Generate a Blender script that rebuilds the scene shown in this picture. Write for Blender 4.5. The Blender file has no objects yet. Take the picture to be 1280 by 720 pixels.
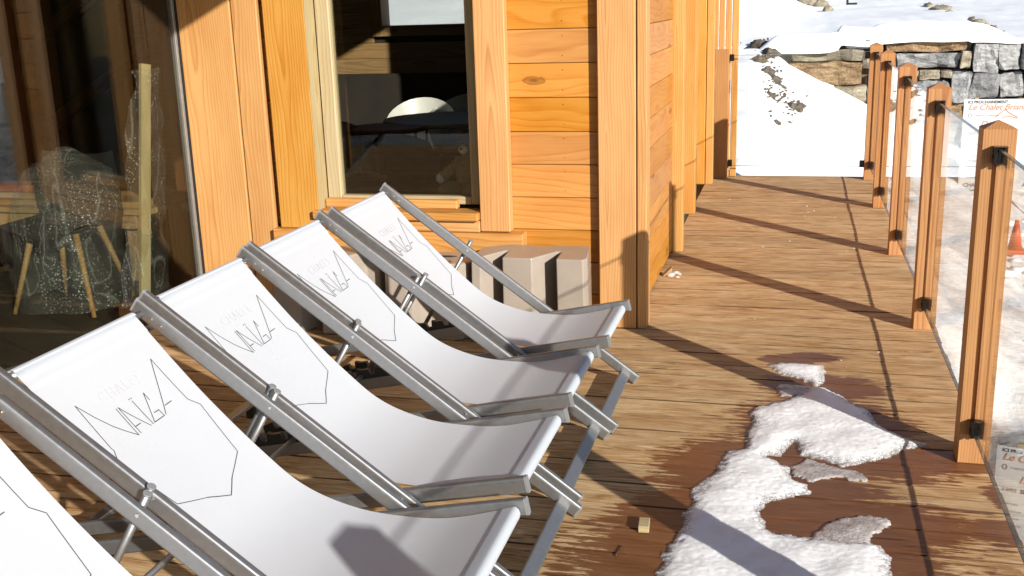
import bpy, bmesh, math, random
import numpy as np
from mathutils import Vector, Matrix, noise as mnoise

random.seed(7)
rng = np.random.default_rng(7)
scn = bpy.context.scene
C = scn.collection

# ------------------------------------------------------------------ camera
F_PX, PITCH, YAW, ROLL = 1335.655, -0.2591315, -0.2649573, -0.0327222
CAM = Vector((0.0, 0.0, 1.5))
_cy, _sy = math.cos(YAW), math.sin(YAW)
FWD = Vector((_sy*math.cos(PITCH), _cy*math.cos(PITCH), math.sin(PITCH)))
_r = Vector((_cy, -_sy, 0)); _u = _r.cross(FWD)
RGT = _r*math.cos(ROLL) + _u*math.sin(ROLL)
UPV = -_r*math.sin(ROLL) + _u*math.cos(ROLL)
cd = bpy.data.cameras.new('camera'); cam = bpy.data.objects.new('camera', cd); C.objects.link(cam)
cd.sensor_width = 36; cd.lens = F_PX/1280*36; cd.clip_end = 2000; cd.clip_start = 0.05
m = Matrix((RGT, UPV, -FWD)).transposed().to_4x4(); m.translation = CAM
cam.matrix_world = m
scn.camera = cam
scn.cycles.max_bounces = 7; scn.cycles.transparent_max_bounces = 14; scn.cycles.glossy_bounces = 3

def at(px, py, axis, val):
    """point on the pixel's line of sight where coordinate axis == val"""
    d = FWD + RGT*((px-640)/F_PX) - UPV*((py-360)/F_PX)
    return CAM + d*((val-CAM[axis])/d[axis])

# ------------------------------------------------------------------ light
SUN_TRAVEL = Vector((-1.266, 1.26, -0.635)).normalized()
w = bpy.data.worlds.new('World'); scn.world = w; w.use_nodes = True
nt = w.node_tree
sky = nt.nodes.new('ShaderNodeTexSky'); sky.sky_type = 'NISHITA'; sky.sun_disc = False
sky.sun_elevation = math.asin(-SUN_TRAVEL.z); sky.sun_rotation = math.atan2(-SUN_TRAVEL.x, -SUN_TRAVEL.y)
sky.altitude = 1800; sky.air_density = 1.0; sky.dust_density = 0.6
bg = nt.nodes['Background']; bg.inputs['Strength'].default_value = 0.082
nt.links.new(sky.outputs[0], bg.inputs[0])
sd = bpy.data.lights.new('sun', 'SUN'); sun = bpy.data.objects.new('sun', sd); C.objects.link(sun)
sd.energy = 5.0; sd.angle = math.radians(0.55); sd.color = (1.0, 0.945, 0.865)
sun.rotation_euler = SUN_TRAVEL.to_track_quat('-Z', 'Y').to_euler()
sun.location = (6, -6, 8)
scn.view_settings.view_transform = 'Standard'; scn.view_settings.look = 'None'
scn.view_settings.exposure = 0.70; scn.view_settings.gamma = 1.0

# ------------------------------------------------------------------ materials
class NT:
    def __init__(s, name):
        s.m = bpy.data.materials.new(name); s.m.use_nodes = True
        s.t = s.m.node_tree; s.b = s.t.nodes['Principled BSDF']; s.out = s.t.nodes['Material Output']
    def n(s, typ, **kw):
        nd = s.t.nodes.new('ShaderNode'+typ)
        for k, v in kw.items():
            if k.startswith('i_'):
                key = k[2:]; key = int(key) if key.isdigit() else key.replace('_', ' ')
                s.set(nd.inputs[key], v)
            else: setattr(nd, k, v)
        return nd
    def set(s, inp, v):
        if isinstance(v, bpy.types.NodeSocket): s.t.links.new(v, inp)
        elif isinstance(v, bpy.types.Node): s.t.links.new(v.outputs[0], inp)
        else:
            if isinstance(v, tuple) and len(v) == 3 and inp.type == 'RGBA': v = (*v, 1)
            inp.default_value = v
    def math(s, op, a, b=None, c=None, clamp=False):
        nd = s.t.nodes.new('ShaderNodeMath'); nd.operation = op; nd.use_clamp = clamp
        s.set(nd.inputs[0], a)
        if b is not None: s.set(nd.inputs[1], b)
        if c is not None: s.set(nd.inputs[2], c)
        return nd.outputs[0]
    def mix(s, f, a, b, blend='MIX'):
        nd = s.t.nodes.new('ShaderNodeMix'); nd.data_type = 'RGBA'; nd.blend_type = blend
        s.set(nd.inputs[0], f); s.set(nd.inputs[6], a); s.set(nd.inputs[7], b)
        return nd.outputs[2]
    def ramp(s, f, stops, interp='LINEAR'):
        nd = s.t.nodes.new('ShaderNodeValToRGB'); s.set(nd.inputs[0], f)
        cr = nd.color_ramp; cr.interpolation = interp
        while len(cr.elements) < len(stops): cr.elements.new(0.5)
        for e, (p, c) in zip(cr.elements, stops):
            e.position = p; e.color = (c, c, c, 1) if not isinstance(c, tuple) else (*c, 1)
        return nd.outputs[0]
    def noise(s, vec, scale, detail=3, rough=0.55, dist=0.0):
        nd = s.t.nodes.new('ShaderNodeTexNoise'); s.set(nd.inputs['Vector'], vec)
        nd.inputs['Scale'].default_value = scale; nd.inputs['Detail'].default_value = detail
        nd.inputs['Roughness'].default_value = rough; nd.inputs['Distortion'].default_value = dist
        return nd.outputs[0]
    def mapping(s, vec, scale=(1, 1, 1), loc=(0, 0, 0)):
        nd = s.t.nodes.new('ShaderNodeMapping'); s.set(nd.inputs['Vector'], vec)
        nd.inputs['Scale'].default_value = scale; s.set(nd.inputs['Location'], loc)
        return nd.outputs[0]
    def bump(s, h, strength=0.3, dist=0.01):
        nd = s.t.nodes.new('ShaderNodeBump'); s.set(nd.inputs['Height'], h)
        nd.inputs['Strength'].default_value = strength; nd.inputs['Distance'].default_value = dist
        s.t.links.new(nd.outputs[0], s.b.inputs['Normal']); return nd
    def P(s, **kw):
        for k, v in kw.items(): s.set(s.b.inputs[k.replace('_', ' ')], v)

def obj_coords(N, spread=60.0):
    tc = N.n('TexCoord'); oi = N.n('ObjectInfo')
    comb = N.n('CombineXYZ', i_0=N.math('MULTIPLY', oi.outputs['Random'], spread), i_1=N.math('MULTIPLY', oi.outputs['Random'], 0.31*spread), i_2=0.0)
    va = N.n('VectorMath', operation='ADD'); N.set(va.inputs[0], tc.outputs['Object']); N.set(va.inputs[1], comb)
    return tc.outputs['Object'], va.outputs[0], oi.outputs['Random']

def wood(name, light, mid, dark, ring=75.0, knots=0.6, rough=0.55, bright=0.18, bump=0.12, contrast=1.0, swirl=5.5):
    """sawn softwood, grain along the object's local x"""
    k_ = 0.77; light, mid, dark = (tuple(c*k_ for c in t) for t in (light, mid, dark))
    N = NT(name); raw, v, rnd = obj_coords(N)
    lo = N.noise(N.mapping(v, (0.9, 3.0, 3.0)), 1.3, 2, 0.5)
    sep = N.n('SeparateXYZ', i_0=raw)
    y0 = N.math('MULTIPLY_ADD', rnd, 0.16, -0.08)
    yy = N.math('ADD', sep.outputs[1], y0)
    zz = N.math('ADD', sep.outputs[2], N.math('MULTIPLY_ADD', rnd, 0.05, 0.035))
    r = N.math('SQRT', N.math('ADD', N.math('MULTIPLY', yy, yy), N.math('MULTIPLY', zz, zz)))
    rr = N.math('ADD', N.math('MULTIPLY', r, ring), N.math('MULTIPLY', lo, swirl))
    saw = N.math('FRACT', rr)
    rings = N.ramp(saw, [(0.0, 0.0), (0.62, 0.35), (0.88, 1.0), (1.0, 0.05)])
    fine = N.noise(N.mapping(v, (6, 190, 190)), 1.0, 3, 0.6)
    blot = N.noise(N.mapping(v, (2.2, 9, 9)), 1.0, 3, 0.55)
    f = N.math('ADD', N.math('MULTIPLY', rings, 0.55*contrast), N.math('MULTIPLY', N.math('SUBTRACT', fine, 0.5), 0.55))
    f = N.math('ADD', f, N.math('MULTIPLY', N.math('SUBTRACT', blot, 0.42), 0.8), clamp=True)
    col = N.ramp(f, [(0.0, light), (0.45, mid), (1.0, dark)])
    # knots
    vo = N.n('TexVoronoi', feature='F1'); N.set(vo.inputs['Vector'], N.mapping(v, (2.3, 7.0, 0.01)))
    vo.inputs['Scale'].default_value = 1.0; vo.inputs['Randomness'].default_value = 1.0
    csep = N.n('SeparateColor', i_0=vo.outputs['Color'])
    on = N.math('LESS_THAN', csep.outputs[0], knots*0.45)
    kd = N.math('ADD', vo.outputs['Distance'], N.math('MULTIPLY', N.math('SUBTRACT', N.noise(v, 45, 2), 0.5), 0.08))
    kn = N.math('MULTIPLY', N.ramp(kd, [(0.03, 1.0), (0.085, 0.55), (0.13, 0.75), (0.15, 0.0)]), on)
    kcol = (dark[0]*0.42, dark[1]*0.36, dark[2]*0.36)
    col = N.mix(N.math('MULTIPLY', kn, 0.8), col, kcol)
    hv = N.n('HueSaturation', i_Color=col)
    rn2 = N.math('FRACT', N.math('MULTIPLY', rnd, 17.31))
    N.set(hv.inputs['Value'], N.math('MULTIPLY_ADD', rn2, bright, 1.0-bright*0.6))
    N.set(hv.inputs['Saturation'], N.math('MULTIPLY_ADD', N.math('FRACT', N.math('MULTIPLY', rnd, 7.7)), 0.14, 0.93))
    N.set(hv.inputs['Hue'], N.math('MULTIPLY_ADD', N.math('FRACT', N.math('MULTIPLY', rnd, 29.3)), 0.004, 0.498))
    N.P(Base_Color=hv.outputs[0], Roughness=rough, Specular_IOR_Level=0.3)
    N.bump(N.math('ADD', N.math('MULTIPLY', fine, 0.6), N.math('MULTIPLY', rings, 0.4)), bump, 0.003)
    return N.m

M = {}
M['cladding'] = wood('larch_cladding', (0.61, 0.285, 0.072), (0.51, 0.198, 0.037), (0.34, 0.112, 0.021), ring=46, bright=0.24, swirl=7.0, contrast=0.65, knots=0.8)
M['trim'] = wood('larch_trim', (0.655, 0.352, 0.112), (0.56, 0.252, 0.061), (0.40, 0.15, 0.034), ring=80, knots=0.35, bright=0.12)
M['rail_wood'] = wood('railing_larch', (0.55, 0.285, 0.11), (0.44, 0.19, 0.06), (0.29, 0.105, 0.032), ring=110, knots=0.2, bright=0.12)
M['pale_wood'] = wood('pale_pine', (0.52, 0.42, 0.235), (0.44, 0.335, 0.165), (0.32, 0.22, 0.095), ring=70, knots=0.5)
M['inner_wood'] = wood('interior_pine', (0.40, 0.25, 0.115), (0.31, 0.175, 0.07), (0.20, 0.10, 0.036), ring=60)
M['dark_wood'] = wood('dark_brown_wood', (0.12, 0.055, 0.025), (0.085, 0.036, 0.016), (0.05, 0.02, 0.01), ring=60)  # dark timber; on the back wall it also carries painted room shade
M['red_wood'] = wood('reddish_wood', (0.34, 0.10, 0.035), (0.25, 0.065, 0.022), (0.13, 0.03, 0.012), ring=60)

# deck: weathered larch with wet stains round the melting snow
def P0(px, py): p = at(px, py, 2, 0.0); return (p.x, p.y)
def Z6(a, b): return P0(780 + a/2.25, 400 + b/2.25)      # pixel of an enlarged crop of the deck
def deck_material():
    N = NT('weathered_deck_larch'); raw, v, rnd = obj_coords(N)
    fine = N.noise(N.mapping(v, (10, 75, 10)), 1.0, 5, 0.7)
    blot = N.noise(N.mapping(v, (4.2, 17, 3)), 1.0, 6, 0.68, 0.6)
    big = N.noise(N.mapping(v, (0.8, 3.2, 3)), 1.0, 3, 0.6)
    lo = N.noise(N.mapping(v, (0.8, 6.0, 3.0)), 1.3, 2, 0.5)
    sep = N.n('SeparateXYZ', i_0=raw)
    yy = N.math('ADD', sep.outputs[1], N.math('MULTIPLY_ADD', rnd, 0.3, -0.15))
    rr = N.math('ADD', N.math('MULTIPLY', N.math('ABSOLUTE', yy), 70.0), N.math('MULTIPLY', lo, 14.0))
    rings = N.ramp(N.math('FRACT', rr), [(0.0, 0.0), (0.6, 0.3), (0.88, 1.0), (1.0, 0.0)])
    f = N.math('ADD', N.math('MULTIPLY', fine, 0.36), N.math('MULTIPLY', blot, 0.56))
    f = N.math('ADD', f, N.math('MULTIPLY', N.math('SUBTRACT', rings, 0.35), 0.13))
    col = N.ramp(f, [(0.26, (0.15, 0.068, 0.026)), (0.36, (0.345, 0.195, 0.085)), (0.46, (0.485, 0.312, 0.155)), (0.60, (0.62, 0.46, 0.27))])
    warm = N.ramp(big, [(0.40, 0.0), (0.66, 1.0)])
    col = N.mix(N.math('MULTIPLY', warm, 0.4), col, N.mix(1.0, col, (0.95, 0.76, 0.58), 'MULTIPLY'))
    crack = N.ramp(N.noise(N.mapping(v, (4.5, 70, 4)), 1.0, 3, 0.55, 0.3), [(0.655, 0.0), (0.70, 1.0)])
    col = N.mix(N.math('MULTIPLY', crack, 0.85), col, (0.035, 0.017, 0.008))
    vo = N.n('TexVoronoi', feature='F1'); N.set(vo.inputs['Vector'], N.mapping(v, (2.0, 6.5, 0.01)))
    vo.inputs['Scale'].default_value = 1.0
    cs = N.n('SeparateColor', i_0=vo.outputs['Color'])
    kd = N.math('ADD', vo.outputs['Distance'], N.math('MULTIPLY', N.math('SUBTRACT', N.noise(v, 38, 2), 0.5), 0.12))
    kn = N.math('MULTIPLY', N.ramp(kd, [(0.03, 1.0), (0.10, 0.5), (0.15, 0.0)]), N.math('LESS_THAN', cs.outputs[0], 0.22))
    col = N.mix(N.math('MULTIPLY', kn, 0.75), col, (0.075, 0.03, 0.013))
    # patchy dark brown on the sawn edges of the planks
    tcn = N.n('TexCoord'); ns = N.n('SeparateXYZ', i_0=tcn.outputs['Normal'])
    edge = N.ramp(N.math('ADD', ns.outputs[2], N.math('MULTIPLY', N.math('SUBTRACT', fine, 0.5), 0.3)), [(0.80, 1.0), (0.97, 0.0)])
    col = N.mix(N.math('MULTIPLY', edge, N.ramp(N.noise(N.mapping(v, (2.5, 5, 1)), 1.0, 3, 0.6), [(0.35, 0.35), (0.6, 0.95)])), col, (0.07, 0.034, 0.016))
    # wet mask: ellipses in deck coordinates with edges feathered along the grain
    geo = N.n('NewGeometry'); ps = N.n('SeparateXYZ', i_0=geo.outputs['Position'])
    wv = N.mapping(geo.outputs['Position'], (5.5, 55.0, 1.0)); wn = N.noise(wv, 1.0, 5, 0.65)
    wn2 = N.noise(N.mapping(geo.outputs['Position'], (8.0, 14.0, 1.0)), 1.0, 5, 0.65)
    ells = []
    for a, b, rx, ry in ((270, 600, .38, .40), (150, 690, .30, .38), (400, 700, .62, .40), (560, 300, .34, .34), (640, 380, .42, .22),
                         (420, 470, .34, .30), (600, 560, .44, .22), (455, 112, .12, .10), (530, 105, .14, .07), (560, 190, .26, .17), (300, 420, .26, .30), (700, 590, .26, .14),
                         (1090, 600, .17, .10), (1100, 500, .10, .12), (860, 400, .30, .10)):
        x, y = Z6(a, b); ells.append((x, y, rx, ry))
    best = None
    for x, y, rx, ry in ells:
        dx = N.math('DIVIDE', N.math('SUBTRACT', ps.outputs[0], x), rx)
        dy = N.math('DIVIDE', N.math('SUBTRACT', ps.outputs[1], y), ry)
        d = N.math('SQRT', N.math('ADD', N.math('MULTIPLY', dx, dx), N.math('MULTIPLY', dy, dy)))
        best = d if best is None else N.math('MINIMUM', best, d)
    d = N.math('ADD', best, N.math('MULTIPLY', N.math('SUBTRACT', wn, 0.5), 1.5))
    d = N.math('ADD', d, N.math('MULTIPLY', N.math('SUBTRACT', wn2, 0.5), 0.9))
    wet = N.ramp(d, [(0.86, 1.0), (0.96, 0.0)])
    wcol = N.mix(1.0, col, (0.40, 0.235, 0.15), 'MULTIPLY')
    wcol = N.mix(0.45, wcol, (0.115, 0.036, 0.011))
    hv = N.n('HueSaturation', i_Color=N.mix(N.math('MULTIPLY', wet, 0.95), col, wcol))
    N.set(hv.inputs['Value'], N.math('MULTIPLY_ADD', N.math('FRACT', N.math('MULTIPLY', rnd, 13.7)), 0.20, 0.87))
    N.P(Base_Color=hv.outputs[0], Roughness=N.math('MULTIPLY_ADD', wet, -0.32, 0.75), Specular_IOR_Level=N.math('MULTIPLY_ADD', wet, 0.12, 0.22))
    h = N.math('SUBTRACT', N.math('ADD', N.math('MULTIPLY', fine, 0.55), N.math('MULTIPLY', rings, 0.2)), N.math('MULTIPLY', crack, 0.9))
    N.bump(h, 0.3, 0.004)
    return N.m
M['deck'] = deck_material()

def plain(name, col, rough=0.5, metal=0.0, var=0.06, scale=30, bump=0.03, spec=0.5):
    N = NT(name); tc = N.n('TexCoord')
    nz = N.noise(tc.outputs['Object'], scale, 4, 0.6)
    c = N.ramp(nz, [(0.25, tuple(x*(1-var*2) for x in col)), (0.75, tuple(min(1, x*(1+var)) for x in col))])
    N.P(Base_Color=c, Roughness=N.math('MULTIPLY_ADD', nz, 0.16, rough-0.08), Metallic=metal, Specular_IOR_Level=spec)
    if bump: N.bump(nz, bump, 0.004)
    return N.m
M['alu'] = plain('satin_aluminium', (0.31, 0.31, 0.312), 0.45, 0.85, 0.05, 60, 0.01)
M['alu_dark'] = plain('grey_end_cap', (0.19, 0.195, 0.20), 0.42, 0.0, 0.05, 60, 0.0)
M['chrome'] = plain('screw_steel', (0.75, 0.75, 0.76), 0.2, 1.0, 0.03, 60, 0.0)
M['black_plastic'] = plain('black_plastic', (0.018, 0.018, 0.017), 0.42, 0.0, 0.1, 40)
M['clamp'] = plain('dark_metal_clamp', (0.05, 0.045, 0.042), 0.25, 0.85, 0.1, 40, 0.0)
M['taupe'] = plain('taupe_moulded_plastic', (0.30, 0.255, 0.212), 0.30, 0.0, 0.05, 9, 0.015)
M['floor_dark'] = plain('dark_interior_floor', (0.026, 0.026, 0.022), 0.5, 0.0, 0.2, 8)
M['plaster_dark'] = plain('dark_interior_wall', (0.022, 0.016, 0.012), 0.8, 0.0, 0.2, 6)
M['soffit'] = plain('soffit_boards', (0.38, 0.22, 0.10), 0.7, 0.0, 0.15, 6)
M['frame_grey'] = plain('grey_glazing_bead', (0.22, 0.205, 0.185), 0.4, 0.3, 0.06, 30)
M['gasket'] = plain('black_gasket', (0.012, 0.012, 0.012), 0.6, 0.0, 0.1, 30)
M['white_shell'] = plain('white_chair_shell', (0.6, 0.59, 0.565), 0.4, 0.0, 0.04, 20)
M['steel_leg'] = plain('black_steel_leg', (0.05, 0.05, 0.05), 0.3, 0.8, 0.1, 20)
M['plush'] = plain('brown_plush', (0.30, 0.21, 0.12), 0.95, 0.0, 0.3, 160, 0.6)
M['plush_dark'] = plain('dark_plush_cap', (0.12, 0.085, 0.05), 0.95, 0.0, 0.3, 160, 0.6)
M['plush_white'] = plain('white_plush', (0.7, 0.68, 0.64), 0.95, 0.0, 0.15, 160, 0.6)
M['orange'] = plain('orange_cone_plastic', (0.50, 0.07, 0.02), 0.45, 0.0, 0.08, 10)
M['banner'] = plain('white_banner_vinyl', (0.52, 0.52, 0.515), 0.5, 0.0, 0.03, 5, 0.02)
M['ink_grey'] = plain('grey_print', (0.22, 0.22, 0.23), 0.6, 0, 0.05, 10, 0)
M['ink_orange'] = plain('orange_print', (0.40, 0.175, 0.085), 0.6, 0, 0.05, 10, 0)
M['ink_line'] = plain('dark_print', (0.025, 0.025, 0.03), 0.7, 0, 0.05, 10, 0)
M['ink_faint'] = plain('faint_print', (0.47, 0.47, 0.49), 0.7, 0, 0.05, 10, 0)
M['stone_dirt'] = plain('bare_earth', (0.13, 0.10, 0.07), 0.95, 0, 0.4, 9, 0.6)

def fabric():
    N = NT('white_mesh_sling'); tc = N.n('TexCoord')
    uv = tc.outputs['UV']
    w1 = N.n('TexWave', wave_type='BANDS', bands_direction='X'); N.set(w1.inputs['Vector'], uv); w1.inputs['Scale'].default_value = 260
    w2 = N.n('TexWave', wave_type='BANDS', bands_direction='Y'); N.set(w2.inputs['Vector'], uv); w2.inputs['Scale'].default_value = 260
    weave = N.math('ADD', w1.outputs['Fac'], w2.outputs['Fac'])
    big = N.noise(tc.outputs['Object'], 6, 3)
    c = N.mix(N.math('MULTIPLY', weave, 0.25), (0.68, 0.712, 0.762), (0.62, 0.652, 0.702))
    c = N.mix(N.math('MULTIPLY', N.ramp(big, [(0.35, 0), (0.7, 1.0)]), 0.35), c, (0.64, 0.668, 0.718))
    N.P(Base_Color=c, Roughness=0.75, Specular_IOR_Level=0.25)
    wr = N.noise(N.mapping(tc.outputs['Object'], (5, 26, 5)), 1.0, 3, 0.5)
    N.bump(N.math('ADD', N.math('MULTIPLY', weave, 0.25), N.math('ADD', big, N.math('MULTIPLY', wr, 1.6))), 0.2, 0.006)
    tr = N.n('BsdfTranslucent', i_Color=(0.84, 0.88, 0.96)); mx = N.n('MixShader', i_0=0.34)
    N.t.links.new(N.b.outputs[0], mx.inputs[1]); N.t.links.new(tr.outputs[0], mx.inputs[2])
    N.t.links.new(mx.outputs[0], N.out.inputs[0])
    return N.m
M['fabric'] = fabric()

def glass(name, tint=(0.93, 0.96, 0.94), ior=1.5, gain=1.0):
    N = NT(name)
    tb = N.n('BsdfTransparent', i_Color=tint); gl = N.n('BsdfGlossy', i_Color=(1, 1, 1), i_Roughness=0.0)
    lw = N.n('LayerWeight', i_Blend=0.5)           # facing term, the same from both sides of the pane
    fac = N.math('MULTIPLY_ADD', N.math('POWER', lw.outputs['Facing'], 5.0), 0.96*gain, 0.04*gain, clamp=True)
    mx = N.n('MixShader', i_0=fac)
    N.t.links.new(tb.outputs[0], mx.inputs[1]); N.t.links.new(gl.outputs[0], mx.inputs[2])
    N.t.links.new(mx.outputs[0], N.out.inputs[0]); N.t.nodes.remove(N.b)
    return N.m
M['rail_glass'] = glass('clear_rail_glass', (0.975, 0.985, 0.98), gain=0.75)
M['win_glass'] = glass('window_glass', (0.86, 0.87, 0.83), gain=1.1)
M['glass_edge'] = plain('polished_glass_edge', (0.06, 0.08, 0.075), 0.15, 0.0, 0.1, 20, 0.0)

def plastic_wrap():
    N = NT('bubble_wrap_film'); tc = N.n('TexCoord')
    vo = N.n('TexVoronoi', feature='F1', i_Vector=tc.outputs['Object'], i_Scale=62.0)
    nz = N.noise(tc.outputs['Object'], 7, 4, 0.6)
    N.P(Base_Color=(0.75, 0.76, 0.74), Roughness=0.2, Specular_IOR_Level=0.9)
    N.bump(N.math('ADD', N.math('MULTIPLY', vo.outputs['Distance'], 0.5), N.math('MULTIPLY', nz, 3.0)), 0.7, 0.012)
    tb = N.n('BsdfTransparent', i_Color=(0.9, 0.92, 0.88))
    patch = N.ramp(N.noise(tc.outputs['Object'], 4.5, 3, 0.6), [(0.47, 0.0), (0.60, 1.0)])
    bub_glint = N.math('MULTIPLY', N.ramp(vo.outputs['Distance'], [(0.18, 1.0), (0.34, 0.0)]), patch)  # whitish spots: highlights on the bubbles painted into the film
    rd = N.math('ABSOLUTE', N.math('SUBTRACT', N.noise(N.mapping(tc.outputs['Object'], (3.2, 3.2, 1.1)), 1.0, 1.5, 0.5, 0.9), 0.5))
    crease_glint = N.ramp(rd, [(0.002, 1.0), (0.009, 0.0)])  # thin whitish lines: glints along the creases, painted in
    fac = N.math('ADD', N.math('MULTIPLY', bub_glint, 0.24), N.math('MULTIPLY', crease_glint, 0.10))
    mx = N.n('MixShader', i_0=N.math('ADD', fac, 0.035, clamp=True))
    N.t.links.new(tb.outputs[0], mx.inputs[1]); N.t.links.new(N.b.outputs[0], mx.inputs[2])
    N.t.links.new(mx.outputs[0], N.out.inputs[0])
    return N.m
M['wrap'] = plastic_wrap()

def snow(name, dirt=False, icy=0.0):
    N = NT(name); geo = N.n('NewGeometry'); pos = geo.outputs['Position']
    n1 = N.noise(pos, 3.0, 5, 0.6); n2 = N.noise(pos, 60, 3, 0.6); n3 = N.noise(pos, 16, 3, 0.6)
    col = N.ramp(n3, [(0.3, (0.82, 0.825, 0.835)), (0.65, (0.91, 0.91, 0.915))])
    h = N.math('ADD', N.math('MULTIPLY', n1, 1.0), N.math('MULTIPLY', n2, 0.06))
    if icy:
        g = N.noise(pos, 300, 3, 0.75)
        col = N.mix(N.ramp(n3, [(0.45, 0.0), (0.75, icy)]), (0.92, 0.92, 0.925), (0.70, 0.64, 0.62))
        h = N.math('ADD', N.math('MULTIPLY', n3, 0.5), N.math('MULTIPLY', g, 0.55))
        at_ = N.n('Attribute', attribute_name='thick')
        al = N.math('ADD', N.math('MULTIPLY', at_.outputs['Fac'], 70.0), N.math('MULTIPLY', N.math('SUBTRACT', N.noise(pos, 140, 4, 0.7), 0.5), 2.2))
        N.P(Alpha=N.ramp(al, [(0.16, 0.25), (0.75, 1.0)]))
    if dirt:
        # bare ground showing on the low yard beyond the railing, tracks on the packed snow road
        ps = N.n('SeparateXYZ', i_0=pos)
        low = N.math('LESS_THAN', ps.outputs[2], -0.55)
        bare = N.ramp(N.noise(N.mapping(pos, (0.55, 0.5, 0.2), (4.1, 1.3, 0.0)), 1.0, 4, 0.6), [(0.56, 0.0), (0.61, 1.0)])
        bare = N.math('MULTIPLY', bare, low)
        yard = N.math('ADD', N.math('SUBTRACT', 9.35, ps.outputs[1]), N.math('MULTIPLY', N.math('SUBTRACT', n1, 0.5), 0.9))
        yard = N.math('MULTIPLY', N.ramp(yard, [(0.45, 0.0), (0.55, 1.0)]), low)
        bare = N.math('MAXIMUM', bare, yard)
        dcol = N.ramp(n3, [(0.3, (0.15, 0.14, 0.12)), (0.7, (0.29, 0.28, 0.26))])
        col = N.mix(bare, col, dcol)
        slush = N.ramp(N.noise(N.mapping(pos, (0.9, 0.8, 0.2), (9.7, 3.3, 0.0)), 1.0, 5, 0.65), [(0.36, 0.0), (0.60, 1.0)])
        col = N.mix(N.math('MULTIPLY', N.math('MULTIPLY', slush, low), 0.8), col, (0.40, 0.40, 0.405))
        h = N.math('ADD', h, N.math('MULTIPLY', N.noise(pos, 6, 4, 0.65), N.math('MULTIPLY', low, 2.6)))
    N.P(Base_Color=col, Roughness=0.6, Specular_IOR_Level=0.35)
    N.bump(h, 0.35 if not icy else 0.38, 0.04 if not icy else 0.008)
    return N.m
M['snow'] = snow('snow_cover', True)
M['snow_patch'] = snow('melting_snow', False, 0.5)
M['snow_clean'] = snow('soft_snow')
def ice():
    N = NT('thin_melting_ice'); geo = N.n('NewGeometry')
    n = N.noise(geo.outputs['Position'], 120, 3, 0.6); n2 = N.noise(geo.outputs['Position'], 25, 3, 0.6)
    N.P(Base_Color=(0.72, 0.66, 0.63), Roughness=0.25, Specular_IOR_Level=0.6); N.bump(n, 0.7, 0.006)
    tb = N.n('BsdfTransparent', i_Color=(0.85, 0.75, 0.68)); mx = N.n('MixShader', i_0=N.ramp(n2, [(0.3, 0.35), (0.7, 0.8)]))
    N.t.links.new(tb.outputs[0], mx.inputs[1]); N.t.links.new(N.b.outputs[0], mx.inputs[2]); N.t.links.new(mx.outputs[0], N.out.inputs[0])
    return N.m
M['ice'] = ice()

def stone(name, a, b, c):
    N = NT(name); raw, v, rnd = obj_coords(N)
    n1 = N.noise(N.mapping(v, (2.0, 2.0, 7.0)), 2.2, 6, 0.7); n2 = N.noise(v, 34, 3, 0.6)
    f = N.math('ADD', N.math('MULTIPLY', n1, 0.85), N.math('MULTIPLY', N.math('SUBTRACT', n2, 0.5), 0.35))
    col = N.ramp(f, [(0.28, a), (0.45, b), (0.62, c)])
    hv = N.n('HueSaturation', i_Color=col); N.set(hv.inputs['Value'], N.math('MULTIPLY_ADD', rnd, 0.32, 0.62))
    N.P(Base_Color=hv.outputs[0], Roughness=0.85, Specular_IOR_Level=0.3); N.bump(f, 0.8, 0.05)
    return N.m
M['stone_grey'] = stone('grey_stone', (0.17, 0.17, 0.17), (0.36, 0.36, 0.36), (0.52, 0.52, 0.51))
M['stone_brown'] = stone('rusty_schist', (0.10, 0.06, 0.032), (0.33, 0.215, 0.115), (0.50, 0.38, 0.23))
M['stone_buff'] = stone('buff_stone', (0.16, 0.13, 0.09), (0.37, 0.32, 0.235), (0.52, 0.47, 0.36))

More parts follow.
